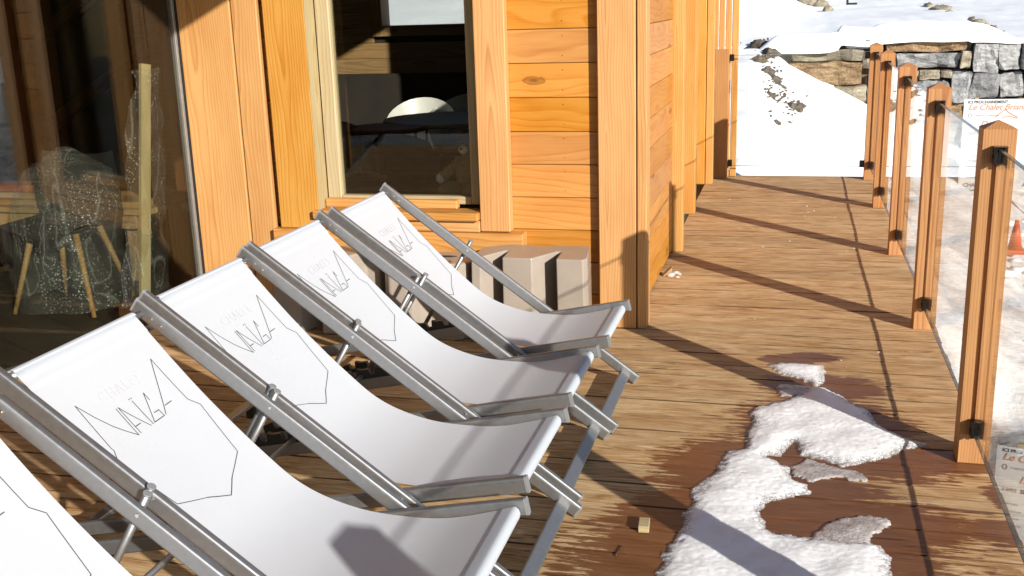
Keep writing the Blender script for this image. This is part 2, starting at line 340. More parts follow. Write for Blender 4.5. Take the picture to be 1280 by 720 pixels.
# ------------------------------------------------------------------ mesh helpers
class MB:
    def __init__(s): s.v = []; s.f = []; s.smooth = []
    def add(s, vs, fs, smooth=False):
        o = len(s.v); s.v += [tuple(v) for v in vs]; s.f += [tuple(i+o for i in f) for f in fs]; s.smooth += [smooth]*len(fs); return s
    def box(s, x0, x1, y0, y1, z0, z1, b=0.0):
        if b <= 0:
            vs = [(x, y, z) for x in (x0, x1) for y in (y0, y1) for z in (z0, z1)]
            return s.add(vs, [(0, 1, 3, 2), (4, 6, 7, 5), (0, 4, 5, 1), (2, 3, 7, 6), (0, 2, 6, 4), (1, 5, 7, 3)])
        bm = bmesh.new(); bmesh.ops.create_cube(bm, size=1)
        for v in bm.verts: v.co = (x0+(v.co.x+.5)*(x1-x0), y0+(v.co.y+.5)*(y1-y0), z0+(v.co.z+.5)*(z1-z0))
        bmesh.ops.bevel(bm, geom=list(bm.edges), offset=b, segments=1, profile=0.5, affect='EDGES')
        bm.verts.index_update()
        vs = [v.co[:] for v in bm.verts]; fs = [[v.index for v in f.verts] for f in bm.faces]; bm.free()
        return s.add(vs, fs)
    def prism(s, prof, p0, p1, e1, e2, smooth=False):
        """profile of (a,b) swept from p0 to p1, a along e1, b along e2"""
        p0, p1, e1, e2 = map(Vector, (p0, p1, e1, e2)); n = len(prof)
        vs = [p0+e1*a+e2*b for a, b in prof] + [p1+e1*a+e2*b for a, b in prof]
        fs = [(i, (i+1) % n, n+(i+1) % n, n+i) for i in range(n)]
        s.add(vs, fs, smooth); o = len(s.v)-2*n
        s.f += [tuple(o+i for i in range(n))[::-1], tuple(o+n+i for i in range(n))]; s.smooth += [False, False]
        return s
    def bar(s, p0, p1, w, h, r, side):
        """rounded rectangular bar, w across 'side', h across the rest"""
        p0, p1 = Vector(p0), Vector(p1); d = (p1-p0).normalized(); e1 = Vector(side).normalized(); e2 = d.cross(e1).normalized()
        prof = []
        for cx, cy, a0 in ((w/2-r, h/2-r, 0), (-w/2+r, h/2-r, 90), (-w/2+r, -h/2+r, 180), (w/2-r, -h/2+r, 270)):
            for k in range(4):
                a = math.radians(a0+30*k); prof.append((cx+r*math.cos(a), cy+r*math.sin(a)))
        return s.prism(prof, p0, p1, e1, e2, False)
    def tube(s, p0, p1, r0, r1=None, n=12, smooth=True):
        p0, p1 = Vector(p0), Vector(p1); r1 = r0 if r1 is None else r1
        d = (p1-p0).normalized(); e1 = d.orthogonal().normalized(); e2 = d.cross(e1)
        vs = []
        for p, r in ((p0, r0), (p1, r1)):
            for k in range(n):
                a = 2*math.pi*k/n; vs.append(p+e1*(r*math.cos(a))+e2*(r*math.sin(a)))
        s.add(vs, [(i, (i+1) % n, n+(i+1) % n, n+i) for i in range(n)], smooth); o = len(s.v)-2*n
        s.f += [tuple(o+i for i in range(n))[::-1], tuple(o+n+i for i in range(n))]; s.smooth += [False, False]
        return s
    def blob(s, c, r, seg=12, rings=8, jit=0.0, seed=0):
        c = Vector(c); vs = []; fs = []
        for i in range(rings+1):
            th = math.pi*i/rings
            for k in range(seg):
                a = 2*math.pi*k/seg
                d = Vector((math.sin(th)*math.cos(a), math.sin(th)*math.sin(a), math.cos(th)))
                q = 1+jit*mnoise.noise(d*1.9+Vector((seed*3.1, seed, 0))) + 0.4*jit*mnoise.noise(d*5+Vector((0, seed*2.1, 3)))
                vs.append((c.x+d.x*r[0]*q, c.y+d.y*r[1]*q, c.z+d.z*r[2]*q))
        for i in range(rings):
            for k in range(seg):
                fs.append((i*seg+k, (i+1)*seg+k, (i+1)*seg+(k+1) % seg, i*seg+(k+1) % seg))
        return s.add(vs, fs, True)
    def mesh(s, name, mat):
        me = bpy.data.meshes.new(name); me.from_pydata(s.v, [], s.f)
        me.polygons.foreach_set('use_smooth', s.smooth); me.materials.append(mat); me.update()
        return me
    def build(s, name, mat, parent=None, loc=(0, 0, 0)):
        return link(name, s.mesh(name, mat), parent, loc)

def link(name, me, parent=None, loc=(0, 0, 0)):
    o = bpy.data.objects.new(name, me); C.objects.link(o); o.location = loc
    if parent is not None: o.parent = parent
    return o
def tag(o, label=None, cat=None, group=None, kind=None):
    if label: o['label'] = label
    if cat: o['category'] = cat
    if group: o['group'] = group
    if kind: o['kind'] = kind
    return o
def empty(name, loc=(0, 0, 0)):
    o = bpy.data.objects.new(name, None); C.objects.link(o); o.location = loc; o.empty_display_size = 0.1; return o
def copy_tree(o, parent=None):
    c = o.copy(); C.objects.link(c); c.parent = parent
    for ch in list(o.children): copy_tree(ch, c)
    return c

_boards = {}
AXES = {'X': Matrix(((1, 0, 0), (0, 1, 0), (0, 0, 1))),               # length X, width Y, thickness Z
        'Xv': Matrix(((1, 0, 0), (0, 0, -1), (0, 1, 0))),             # length X, width Z, faces -Y
        'Yv': Matrix(((0, 0, 1), (1, 0, 0), (0, 1, 0))),              # length Y, width Z, faces +X
        'Zx': Matrix(((0, 1, 0), (0, 0, 1), (1, 0, 0))),              # length Z, width X, thickness Y
        'Zy': Matrix(((0, 0, 1), (0, 1, 0), (-1, 0, 0))),             # length Z, width Y, thickness X
        'Y': Matrix(((0, -1, 0), (1, 0, 0), (0, 0, 1)))}
def board(name, x0, x1, y0, y1, z0, z1, axis, mat, parent, bev=0.004):
    """a sawn board filling the given box, grain along its length; local x is always the length"""
    R = AXES[axis]; ext = Vector((x1-x0, y1-y0, z1-z0)); loc = Vector(((x0+x1)/2, (y0+y1)/2, (z0+z1)/2))
    l = R.transposed() @ ext; L = tuple(round(abs(c), 4) for c in l)
    key = (L, mat, bev)
    if key not in _boards:
        b = MB(); b.box(-L[0]/2, L[0]/2, -L[1]/2, L[1]/2, -L[2]/2, L[2]/2, bev); _boards[key] = b.mesh(name, M[mat])
    o = link(name, _boards[key], parent); mw = R.to_4x4(); mw.translation = loc
    if parent is not None:
        pw = Vector((0, 0, 0)); q = parent
        while q is not None: pw += q.location; q = q.parent
        mw.translation = loc - pw
    o.matrix_basis = mw
    return o

# ------------------------------------------------------------------ terrain
def sstep(a, b, x):
    t = np.clip((x-a)/(b-a), 0, 1); return t*t*(3-2*t)
def terrain_z(X, Y):
    bank = np.where(Y < 9.5, -0.35-0.8*(9.5-Y), np.where(Y < 16, -0.35+0.174*(Y-9.5), 0.78))
    hill = 0.78 + np.where(X < 0, 0.10, 0.10*(1-sstep(-1, 2, X)) + 0.026)*np.maximum(0, Y-16)
    hill = np.where(X < -1, 0.78+0.13*np.maximum(0, Y-16), hill)
    k = sstep(-2.5, 0.5, X)
    up = (0.78+0.125*np.maximum(0, Y-16))*(1-k) + (0.80+0.021*np.maximum(0, Y-16)+0.00035*np.maximum(0, Y-40)**2)*k
    drop = 0.26*sstep(-0.55, 0.0, X) + 0.52*np.maximum(0, X+0.05)
    drop = drop*sstep(22, 16, Y)
    front = np.maximum(-2.0, np.where(Y < 16.35, bank, up) - np.where(Y < 16.35, drop, 0))
    z = np.where((Y >= 16.35), up, front)
    return z
def build_terrain():
    xs = np.unique(np.concatenate([np.linspace(-70, -8, 16), np.linspace(-8, -1.5, 22), np.arange(-1.5, 5.0, 0.09), np.linspace(5, 12, 24), np.linspace(12, 90, 20)]))
    ys = np.unique(np.concatenate([np.linspace(-40, 2, 10), np.linspace(2, 8.6, 44), np.arange(8.6, 9.4, 0.09), [9.43, 9.45], np.arange(9.5, 16.3, 0.09), [16.34, 16.36], np.arange(16.45, 19, 0.12), np.linspace(19, 40, 50), np.linspace(40, 260, 40)]))
    X, Y = np.meshgrid(xs, ys); Z = terrain_z(X, Y)
    nz = np.zeros_like(Z)
    for i in range(X.shape[0]):
        for j in range(X.shape[1]):
            p = Vector((X[i, j], Y[i, j], 0))
            nz[i, j] = 0.10*mnoise.noise(p*0.55) + 0.045*mnoise.noise(p*1.7+Vector((5, 0, 0))) + 0.018*mnoise.noise(p*5.0)
            if Z[i, j] < -0.5: nz[i, j] += 0.06*mnoise.noise(p*2.6+Vector((0, 7, 0))) + 0.05*mnoise.noise(p*6.5)
    far = np.clip(Y/30, 1, 6); Z = Z + nz*np.where(Y > 16.35, 0.6*far, 1.0)
    # stay below the deck
    under = (X < 0.9) & (Y < 9.44); Z = np.where(under, np.minimum(Z, -0.3), Z)
    ny, nx = X.shape; vs = np.stack([X, Y, Z], -1).reshape(-1, 3)
    fs = [(i*nx+j, i*nx+j+1, (i+1)*nx+j+1, (i+1)*nx+j) for i in range(ny-1) for j in range(nx-1)]
    b = MB(); b.add(vs.tolist(), fs, True)
    return tag(b.build('snowy_ground', M['snow']), 'snow covered slope and yard around the chalet terrace', None, None, 'structure')
ground = build_terrain()
def gz(x, y): return float(terrain_z(np.array(x), np.array(y)))

# ------------------------------------------------------------------ deck
deck = MB().box(-4.4, 0.60, -1.6, 4.78, -0.16, -0.045).box(-0.72, 0.60, 4.785, 9.38, -0.16, -0.045).build('deck', M['dark_wood']); tag(deck, None, None, None, 'structure')
y = -1.55; k = 0
while y < 9.43:
    wv = 0.145; y1 = min(y+wv, 9.44); dz = random.uniform(-0.0015, 0.0015)
    x0 = -2.95-math.tan(math.radians(15.0))*(4.80-y) if y < 4.80 else -0.735
    if y1-y > 0.05:
        board('plank', x0, 0.648+random.choice((-.004, 0, .003)), y, y1, -0.034+dz, dz, 'X', 'deck', deck, 0.0022)
    y += wv+0.0065; k += 1
for yy in (0.2, 3.2, 6.2, 9.2):
    MB().box(0.45, 0.59, yy, yy+0.14, -2.3, -0.17, 0.004).build('support_post', M['dark_wood'], deck)

# ------------------------------------------------------------------ chalet
chalet = empty('chalet', (0, 0, 0)); tag(chalet, 'larch clad timber chalet with large windows beside the terrace', 'building')
ZT = 3.45; ZE = 2.62
found = MB().box(-8.5, -0.84, 4.95, 9.3, -2.4, -0.06); found.prism([(-8.5, -3.2), (-5.3, -3.2), (-3.06, 4.94), (-8.5, 4.94)], (0, 0, -2.4), (0, 0, -0.17), (1, 0, 0), (0, 1, 0))
found.build('foundation', M['stone_buff'], chalet)
fl = MB().box(-8.4, -0.86, 5.0, 9.2, -0.05, -0.004); fl.prism([(-8.4, -3.1), (-5.12, -3.1), (-3.0, 4.80), (-3.0, 4.99), (-8.4, 4.99)], (0, 0, -0.04), (0, 0, -0.006), (1, 0, 0), (0, 1, 0))
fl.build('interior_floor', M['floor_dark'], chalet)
# front wall with the window opening
WX0, WX1, WZ0, WZ1 = -2.275, -1.45, 0.565, 2.25
wall = MB()
wall.box(-3.02, WX0-0.005, 4.89, 5.02, -0.05, ZT); wall.box(WX1+0.005, -0.84, 4.89, 5.02, -0.05, ZT)
wall.box(WX0-0.004, WX1+0.004, 4.891, 5.019, -0.05, WZ0-0.03); wall.box(WX0-0.004, WX1+0.004, 4.891, 5.019, WZ1+0.03, ZT)
front_wall = wall.build('front_wall', M['inner_wood'], chalet)
zs = [0.614-0.1555*k for k in range(4, 0, -1)] + [0.614, 0.77, 0.923, 1.08, 1.236, 1.388] + [1.388+0.157*k for k in range(1, 13)] + [ZT]
for a, b in zip(zs[:-1], zs[1:]):
    board('plank', -1.31 if a > 0.40 else -2.53, -0.872, 4.862, 4.888, max(a, 0.0)+0.0012, b-0.0012, 'Xv', 'cladding', front_wall, 0.003)
    if a > 0.40: board('plank', -2.56, -2.44, 4.862, 4.888, a+0.0012, b-0.0012, 'Xv', 'cladding', front_wall, 0.003)
nails = MB()
for a, b in zip(zs[4:-1], zs[5:]):
    for q in (0.22, 0.80):
        zz = a+(b-a)*q; nails.tube((-1.045+random.uniform(-.004, .004), 4.8625, zz), (-1.045, 4.8612, zz), 0.0022, n=6)
tag(nails.build('nail_heads', M['black_plastic'], front_wall), None, None, None, 'stuff')
board('wall_board', -2.965, -2.678, 4.815, 4.86, 0.0, ZT, 'Zx', 'trim', chalet, 0.005)
board('wall_board', -2.672, -2.535, 4.818, 4.86, 0.0, ZT, 'Zx', 'trim', chalet, 0.005)
board('window_post', -2.497, -2.277, 4.80, 4.86, 0.452, ZT, 'Zx', 'trim', chalet, 0.005)
board('window_post', -1.449, -1.300, 4.80, 4.86, 0.455, ZT, 'Zx', 'trim', chalet, 0.005)
board('ledge_board', -2.53, -1.235, 4.775, 4.86, 0.352, 0.450, 'Xv', 'trim', chalet, 0.004)
# corner posts
board('corner_post', -0.879, -0.705, 4.81, 4.95, 0.001, ZT, 'Zx', 'trim', chalet, 0.005)
board('corner_batten', -0.700, -0.656, 4.817, 4.93, 0.001, ZT, 'Zx', 'trim', chalet, 0.004)
# side wall along the passage
SY0, SY1, SZ0, SZ1 = 5.45, 6.38, 1.702, 3.2
sw = MB().box(-0.84, -0.747, 4.955, SY0, -0.05, ZT); sw.box(-0.84, -0.747, SY1, 6.43, -0.05, ZT); sw.box(-0.839, -0.748, SY0+.001, SY1-.001, -0.05, SZ0-.001); sw.box(-0.839, -0.748, SY0+.001, SY1-.001, SZ1, ZT); sw.box(-0.90, -0.829, 6.431, 9.25, -0.05, ZT)
side_wall = sw.build('side_wall', M['inner_wood'], chalet)
for a, b in zip(zs[:-1], zs[1:]):
    for ya, yb in (((4.955, 6.425),) if (b < SZ0+.01 or a > SZ1-0.02) else ((4.955, SY0), (SY1, 6.425))):
        board('plank', -0.745, -0.720, ya, yb, max(a, 0.012)+0.0012, b-0.0012, 'Yv', 'cladding', side_wall, 0.003)
    board('plank', -0.827, -0.802, 6.53, 7.63, max(a, 0.012)+0.0012, b-0.0012, 'Yv', 'cladding', side_wall, 0.003)
    board('plank', -0.827, -0.802, 7.77, 8.93, max(a, 0.012)+0.0012, b-0.0012, 'Yv', 'cladding', side_wall, 0.003)
board('wall_post', -0.80, -0.657, 6.43, 6.525, 0.001, ZT, 'Zx', 'trim', chalet, 0.005)
board('wall_post', -0.828, -0.696, 7.635, 7.765, 0.001, ZT, 'Zx', 'trim', chalet, 0.005)
board('corner_post', -0.86, -0.735, 8.935, 9.06, 0.001, ZT, 'Zx', 'trim', chalet, 0.005)
board('corner_batten', -0.731, -0.672, 8.945, 9.05, 0.001, ZT, 'Zx', 'trim', chalet, 0.004)
board('corner_batten', -0.66, -0.618, 9.30, 9.36, 0.001, ZT, 'Zx', 'trim', chalet, 0.004)
board('corner_batten', -0.61, -0.565, 9.345, 9.40, 0.001, ZT, 'Zx', 'trim', chalet, 0.004)
board('corner_batten', -0.558, -0.505, 9.365, 9.42, 0.001, ZT, 'Zx', 'trim', chalet, 0.004)
board('wall_board', -0.83, -0.665, 9.255, 9.30, -0.3, ZT, 'Zx', 'trim', chalet, 0.004)
# window in the front wall
win = empty('window'); win.parent = chalet
board('frame', WX0+0.001, WX0+0.075, 4.905, 4.965, WZ0, WZ1, 'Zx', 'pale_wood', win, 0.005)
board('frame', WX1-0.07, WX1-0.001, 4.905, 4.965, WZ0, WZ1, 'Zx', 'pale_wood', win, 0.005)
board('frame', WX0+0.076, WX1-0.071, 4.907, 4.963, WZ0, WZ0+0.038, 'Xv', 'pale_wood', win, 0.004)
board('frame', WX0+0.076, WX1-0.071, 4.907, 4.963, WZ1-0.07, WZ1, 'Xv', 'pale_wood', win, 0.004)
board('reveal', WX0-0.003, WX0, 4.80, 4.904, WZ0-0.02, WZ1, 'Zy', 'pale_wood', win, 0.0)
MB().box(WX0+0.07, WX1-0.065, 4.930, 4.944, WZ0+0.03, WZ1-0.06).build('pane', M['win_glass'], win)
board('sill', WX0-0.03, WX1-0.001, 4.765, 4.905, 0.508, 0.548, 'X', 'trim', win, 0.006)
board('sill', WX0+0.003, WX1-0.13, 4.86, 4.906, 0.5485, 0.592, 'Xv', 'trim', win, 0.006)
board('sill', WX0-0.02, WX1-0.001, 4.795, 4.86, 0.452, 0.506, 'Xv', 'trim', win, 0.004)
sidew = empty('side_window'); sidew.parent = chalet
MB().box(-0.80, -0.79, SY0+.002, SY1-.002, SZ0+.002, SZ1-.002).build('pane', M['rail_glass'], sidew)
board('sill', -0.76, -0.70, SY0-0.03, SY1+0.03, SZ0-0.001, SZ0+0.03, 'Y', 'trim', sidew, 0.003)
# glazed wall facing the terrace
GA = math.radians(15.0)
glz = empty('glazed_wall', (-2.985, 4.80, 0)); glz.parent = chalet; glz.rotation_euler = (0, 0, -GA)
for ya, yb in ((3.26, 4.795), (0.16, 3.20), (-2.6, 0.10)):
    MB().box(-3.002, -2.986, ya, yb, 0.03, 2.42).build('pane', M['win_glass'], glz, -glz.location)
board('bead', -3.006, -2.972, 4.796, 4.812, 0.02, 2.42, 'Zy', 'frame_grey', glz, 0.002)
board('gasket', -2.998, -2.968, 4.8122, 4.822, 0.02, 2.42, 'Zy', 'gasket', glz, 0.0)
for ya in (3.20, 0.10): board('mullion', -3.04, -2.965, ya+0.002, ya+0.058, 0.02, 2.42, 'Zy', 'trim', glz, 0.004)
board('threshold', -3.04, -2.962, -2.6, 4.80, -0.03, 0.024, 'Y', 'frame_grey', glz, 0.003)
board('head_beam', -3.05, -2.96, -2.6, 4.80, 2.43, ZE, 'Y', 'trim', glz, 0.004)
# roof over the terrace edge (its edge throws the slanting shadow on the front wall)
rf = MB().box(-8.5, -0.95, -3.1, 4.78, 2.66, 2.78); rf.box(-8.5, -0.60, 4.785, 9.5, ZT+0.005, 2.78)
roof = rf.build('roof', M['soffit'], chalet)
fas = board('fascia', -0.948, -0.915, -3.1, 4.78, 2.445, 2.80, 'Yv', 'trim', roof, 0.003)
# inside of the room: back wall with a window towards the snow
iw = MB()
BX0, BX1, BZ0, BZ1 = -3.54, -2.36, 1.355, 2.35
iw.box(-8.4, BX0-0.10, 9.06, 9.2, -0.03, ZT); iw.box(BX1+0.10, -0.91, 9.06, 9.2, -0.03, ZT)
iw.box(BX0-0.099, BX1+0.099, 9.061, 9.199, -0.03, BZ0-0.09); iw.box(BX0-0.099, BX1+0.099, 9.061, 9.199, BZ1+0.09, ZT)
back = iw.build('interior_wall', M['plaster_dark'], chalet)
z = 0.0; k = 0
while z < 3.3:
    for xa, xb in (((-6.2, -0.92),) if (z+0.134 < BZ0-0.09 or z > BZ1+0.09) else ((-6.2, BX0-0.101), (BX1+0.101, -0.92))):
        if xa < -4.3: board('plank', xa, -4.31, 9.03, 9.058, z+0.001, z+0.133, 'Xv', 'dark_wood', back, 0.002); xa = -4.3  # left planks darker: shade of the deep room put into their colour
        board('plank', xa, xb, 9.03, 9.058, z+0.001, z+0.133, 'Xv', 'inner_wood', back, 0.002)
    z += 0.1345
bw = empty('back_window'); bw.parent = chalet
board('frame', BX0-0.10, BX0, 9.0, 9.2, BZ0-0.09, BZ1+0.09, 'Zx', 'inner_wood', bw, 0.004)
board('frame', BX1, BX1+0.10, 9.0, 9.2, BZ0-0.09, BZ1+0.09, 'Zx', 'inner_wood', bw, 0.004)
board('frame', BX0+0.001, BX1-0.001, 9.0, 9.2, BZ0-0.09, BZ0, 'Xv', 'inner_wood', bw, 0.004)
board('frame', BX0+0.001, BX1-0.001, 9.0, 9.2, BZ1, BZ1+0.09, 'Xv', 'inner_wood', bw, 0.004)
MB().box(BX0+0.002, BX1-0.002, 9.13, 9.14, BZ0+0.002, BZ1-0.002).build('pane', M['rail_glass'], bw)
iw2 = MB().box(-8.5, -8.38, -3.1, 9.2, -0.05, ZT); iw2.box(-8.38, -3.06, -3.1, -3.0, -0.05, ZE); iw2.box(-8.38, -3.03, 4.79, 4.95, ZE+0.17, ZT)
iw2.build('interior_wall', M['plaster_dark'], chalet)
# timber posts and braces inside
for xx in (-6.9, -5.3):
    board('inner_post', xx, xx+0.16, 8.3, 8.46, 0.0, ZT, 'Zx', 'dark_wood', chalet, 0.004)
def brace(p, q, t=0.12, mat='inner_wood'):
    p, q = Vector(p), Vector(q); L = (q-p).length
    b = MB(); b.box(-L/2, L/2, -t/2, t/2, -t/2, t/2, 0.004)
    o = b.build('brace', M[mat], chalet); ex = (q-p).normalized(); ey = ex.cross(Vector((0, 1, 0))).normalized(); ez = ex.cross(ey)
    mw = Matrix((ex, ey, ez)).transposed().to_4x4(); mw.translation = (p+q)/2; o.matrix_basis = mw
brace((-7.6, 8.62, 0.85), (-4.6, 8.62, 2.6), 0.11, 'dark_wood'); brace((-7.6, 8.62, 0.0), (-4.6, 8.62, 1.9), 0.11, 'dark_wood')

# ------------------------------------------------------------------ railing
railing = empty('railing', (0.595, 5.0, 0)); tag(railing, 'larch post railing with clear glass panels along the deck edge', 'railing')
HP = 1.09
def post_mesh():
    b = MB(); a = 0.0475; g = 0.011; d = 0.013
    # grooved faces towards the neighbouring panels (-y and +y); plain ends
    prof = [(-a, -a), (-0.017, -a), (-0.017, -a+d), (-0.004, -a+d), (-0.004, -a), (0.020, -a), (0.020, -a+0.007), (0.026, -a+0.007), (0.026, -a), (a, -a),
            (a, a), (0.017, a), (0.017, a-d), (0.004, a-d), (0.004, a), (-a, a)]
    b.prism(prof, (0, 0, 0.105), (0, 0, 1.0), (1, 0, 0), (0, 1, 0))
    b.box(-a-.0005, a+.0005, -a-.0005, a+.0005, 0.0, 0.105, 0.002); 
    vs = [(-a, -a, 1.0), (a, -a, 1.0), (a, a, 1.0), (-a, a, 1.0), (-a, -a, HP), (a, -a, HP), (a, a, HP), (-a, a, HP), (0, 0, HP+0.024)]
    b.add(vs, [(0, 1, 5, 4), (1, 2, 6, 5), (2, 3, 7, 6), (3, 0, 4, 7), (4, 5, 8), (5, 6, 8), (6, 7, 8), (7, 4, 8), (3, 2, 1, 0)])
    me = b.mesh('post', M['rail_wood'])
    # local x must be the grain: store rotated so that local x is up
    R = Matrix(((0, 0, 1), (0, 1, 0), (-1, 0, 0)))
    for v in me.vertices: v.co = R @ v.co
    return me
pm = post_mesh()
PR = Matrix(((0, 0, -1), (0, 1, 0), (1, 0, 0)))   # local x -> world z
def clamp_mesh():
    b = MB(); b.box(-0.016, -0.006, -0.030, 0, -0.021, 0.021, 0.002); b.box(0.006, 0.016, -0.030, 0, -0.021, 0.021, 0.002)
    b.box(-0.0155, 0.0155, -0.006, 0.0, -0.0205, 0.0205, 0.001); b.box(-0.0165, 0.0165, -0.029, -0.002, 0.0212, 0.0235, 0.0)
    b.tube((-0.0185, -0.018, 0), (-0.0161, -0.018, 0), 0.005, n=8)
    b.v = [(x*1.2, y*1.25, z*1.25) for x, y, z in b.v]
    return b.mesh('clamp', M['clamp'])
cm = clamp_mesh()
PX = 0.5925; PY = [0.5475, 2.0475, 3.5475, 5.0475, 6.5475, 8.0475, 9.2975]
def add_post(x, yv, faces):
    o = link('post', pm, railing); mw = PR.to_4x4(); mw.translation = Vector((x, yv, 0)) - railing.location; o.matrix_basis = mw
    for fx, fy in faces:
        for zc in (0.127, 1.012):
            c = link('clamp', cm, o)
            rot = math.atan2(fx, -fy)
            W = Matrix.Translation((x+fx*0.0478, yv+fy*0.0478, zc)) @ Matrix.Rotation(rot, 4, 'Z')
            c.matrix_basis = (Matrix.Translation(railing.location) @ mw).inverted() @ W
        
    return o
for i, yv in enumerate(PY):
    fc = []
    if i > 0: fc.append((0, -1))
    if i < len(PY)-1: fc.append((0, 1))
    if i == len(PY)-1: fc.append((-1, 0))
    add_post(PX, yv, fc)
board('post', -0.689, -0.571, 9.245, 9.27, 0.0, 1.085, 'Zx', 'rail_wood', railing, 0.004)
for zc in (0.127, 1.012):
    c = link('clamp', cm, railing); c.matrix_basis = Matrix.Translation(-railing.location) @ Matrix.Translation((-0.5705, 9.2975, zc)) @ Matrix.Rotation(math.pi/2, 4, 'Z')
def panel(p, q, tw=0.0):
    p, q = Vector(p), Vector(q); d = (q-p); L = d.length; a = math.atan2(d.y, d.x)+tw
    b = MB(); t = 0.005; z0, z1 = 0.108, 1.030
    b.box(-L/2, L/2, -t, t, z0, z1)
    o = b.build('glass_panel', M['rail_glass'], railing); mid = (p+q)/2
    o.location = mid - railing.location; o.rotation_euler = (0, 0, a)
    for za, zb in ((z1+.0005, z1+0.004), (z0-0.004, z0-.0005)):
        MB().box(-L/2, L/2, -t-.0008, t+.0008, za, zb).build('polished_edge', M['glass_edge'], o)
TW = [0.0, 0.002, 0.009, 0.011, 0.006, 0.004]
for i, (a, b) in enumerate(zip(PY[:-1], PY[1:])):
    panel((PX, a+0.066, 0), (PX, b-0.066, 0), TW[i])
panel((-0.552, 9.2975, 0), (PX-0.066, 9.2975, 0))

# ------------------------------------------------------------------ deck chairs
CV = [(-1.632, .790), (-1.60, .755), (-1.45, .592), (-1.29, .440), (-1.18, .355), (-1.05, .308), (-.92, .294), (-.80, .300), (-.65, .338)]
CX0 = -1.12
_c = np.array(CV); _s = np.r_[0, np.cumsum(np.linalg.norm(np.diff(_c, axis=0), axis=1))]
def curve_pt(s):
    """smooth sling curve: Catmull-Rom through CV by arc length"""
    s = min(max(s, 0.0), _s[-1]); i = min(int(np.searchsorted(_s, s, 'right'))-1, len(_c)-2); t = (s-_s[i])/(_s[i+1]-_s[i])
    p0 = _c[max(i-1, 0)]; p1 = _c[i]; p2 = _c[i+1]; p3 = _c[min(i+2, len(_c)-1)]
    p = 0.5*((2*p1)+(-p0+p2)*t+(2*p0-5*p1+4*p2-p3)*t*t+(-p0+3*p1-3*p2+p3)*t**3)
    return float(p[0])-CX0, float(p[1])
SL = float(_s[-1]); S0 = 0.034
def half_width(s): u = s/SL; return 0.222 - 0.016*math.sin(math.pi*min(1, max(0, u)))
def sling_pt(y, s, lift=0.0):
    x, z = curve_pt(s); x2, z2 = curve_pt(s+0.004); x1, z1 = curve_pt(s-0.004)
    t = Vector((x2-x1, 0, z2-z1)).normalized(); nrm = Vector((-t.z, 0, t.x))
    hw = half_width(s); e = y/hw
    sag = -0.004*(1-e*e)*math.sin(math.pi*s/SL)
    return Vector((x, y, z)) + nrm*(lift+sag)
def sling_mesh():
    b = MB(); nu, nv = 16, 72; vs = []; uvs = []
    path = []
    for j in range(nv+1): path.append(S0+(SL-S0)*j/nv)
    path = sorted(path + [S0+0.0465, S0+0.0475, SL-0.0425, SL-0.0415])
    rows = []
    # pocket over the top bar, then the sling, then the pocket round the front bar
    xt, zt = curve_pt(S0); xf, zf = curve_pt(SL)
    rt = 0.0155
    for k in range(7):
        a = math.radians(215 - 205*k/7.0); rows.append(('t', a))
    for s in path: rows.append(('s', s))
    for k in range(1, 8):
        a = math.radians(100 - 220*k/7.0); rows.append(('f', a))
    for kind, val in rows:
        for i in range(nu+1):
            q = -1+2*i/nu
            if kind == 's': p = sling_pt(q*half_width(val), val, 0.0016 if (val < S0+0.047 or val > SL-0.042) else 0.0)
            elif kind == 't': p = Vector((xt-0.006+rt*math.cos(val)*1.0, q*half_width(0), zt-0.008+rt*math.sin(val)))
            else: p = Vector((xf+rt*1.2*math.cos(val), q*half_width(SL), zf-0.016+rt*1.3*math.sin(val)))
            vs.append(p); uvs.append((q*0.25, (val if kind == 's' else 0)))
    n = nu+1
    fs = [(j*n+i, (j+1)*n+i, (j+1)*n+i+1, j*n+i+1) for j in range(len(rows)-1) for i in range(nu)]
    b.add(vs, fs, True); me = b.mesh('sling', M['fabric'])
    uvl = me.uv_layers.new(name='UVMap')
    for lp in me.loops: uvl.data[lp.index].uv = uvs[lp.vertex_index]
    return me
LOGO = [  # (y, s) polylines on the sling, metres
    [(-.160, .270), (-.152, .1585), (-.131, .197), (-.107, .2325), (-.085, .2575), (-.0645, .279), (-.0605, .2055)],
    [(-.0545, .278), (-.0525, .205), (-.0385, .231), (-.0115, .2765)], [(-.054, .2588), (-.033, .2584)],
    [(-.0018, .2085), (-.0025, .2765)], [(.0462, .2256), (.0465, .206), (.0048, .2748), (.046, .274), (.0458, .2552), (.027, .2555)],
    [(.053, .274), (.1515, .150), (.1500, .272), (.1712, .300), (.140, .4447), (.006, .5155), (-.140, .452), (-.1735, .302), (-.159, .278), (-.160, .270)],
    [(.073, .2547), (.1015, .2538)]]
def logo_mesh():
    b = MB(); hw = 0.00105
    for pl in LOGO:
        for (y0, s0), (y1, s1) in zip(pl[:-1], pl[1:]):
            L = math.hypot(y1-y0, s1-s0); n = max(1, int(L/0.012)); dy, ds = (y1-y0)/L, (s1-s0)/L
            vs = []
            for i in range(n+1):
                t = -0.0006/L + (1+0.0012/L)*i/n; yc, sc = y0+(y1-y0)*t, s0+(s1-s0)*t
                for sg in (-1, 1): vs.append(sling_pt(yc-ds*hw*sg, sc+dy*hw*sg, 0.0011))
            b.add(vs, [(2*i, 2*i+1, 2*i+3, 2*i+2) for i in range(n)])
    for yc in (-.0058, .0022):
        r = 0.0018; b.add([sling_pt(yc+r*math.cos(a), .2025+r*math.sin(a), 0.0011) for a in [k*math.pi/4 for k in range(8)]], [tuple(range(8))])
    return b.mesh('logo_outline', M['ink_line'])
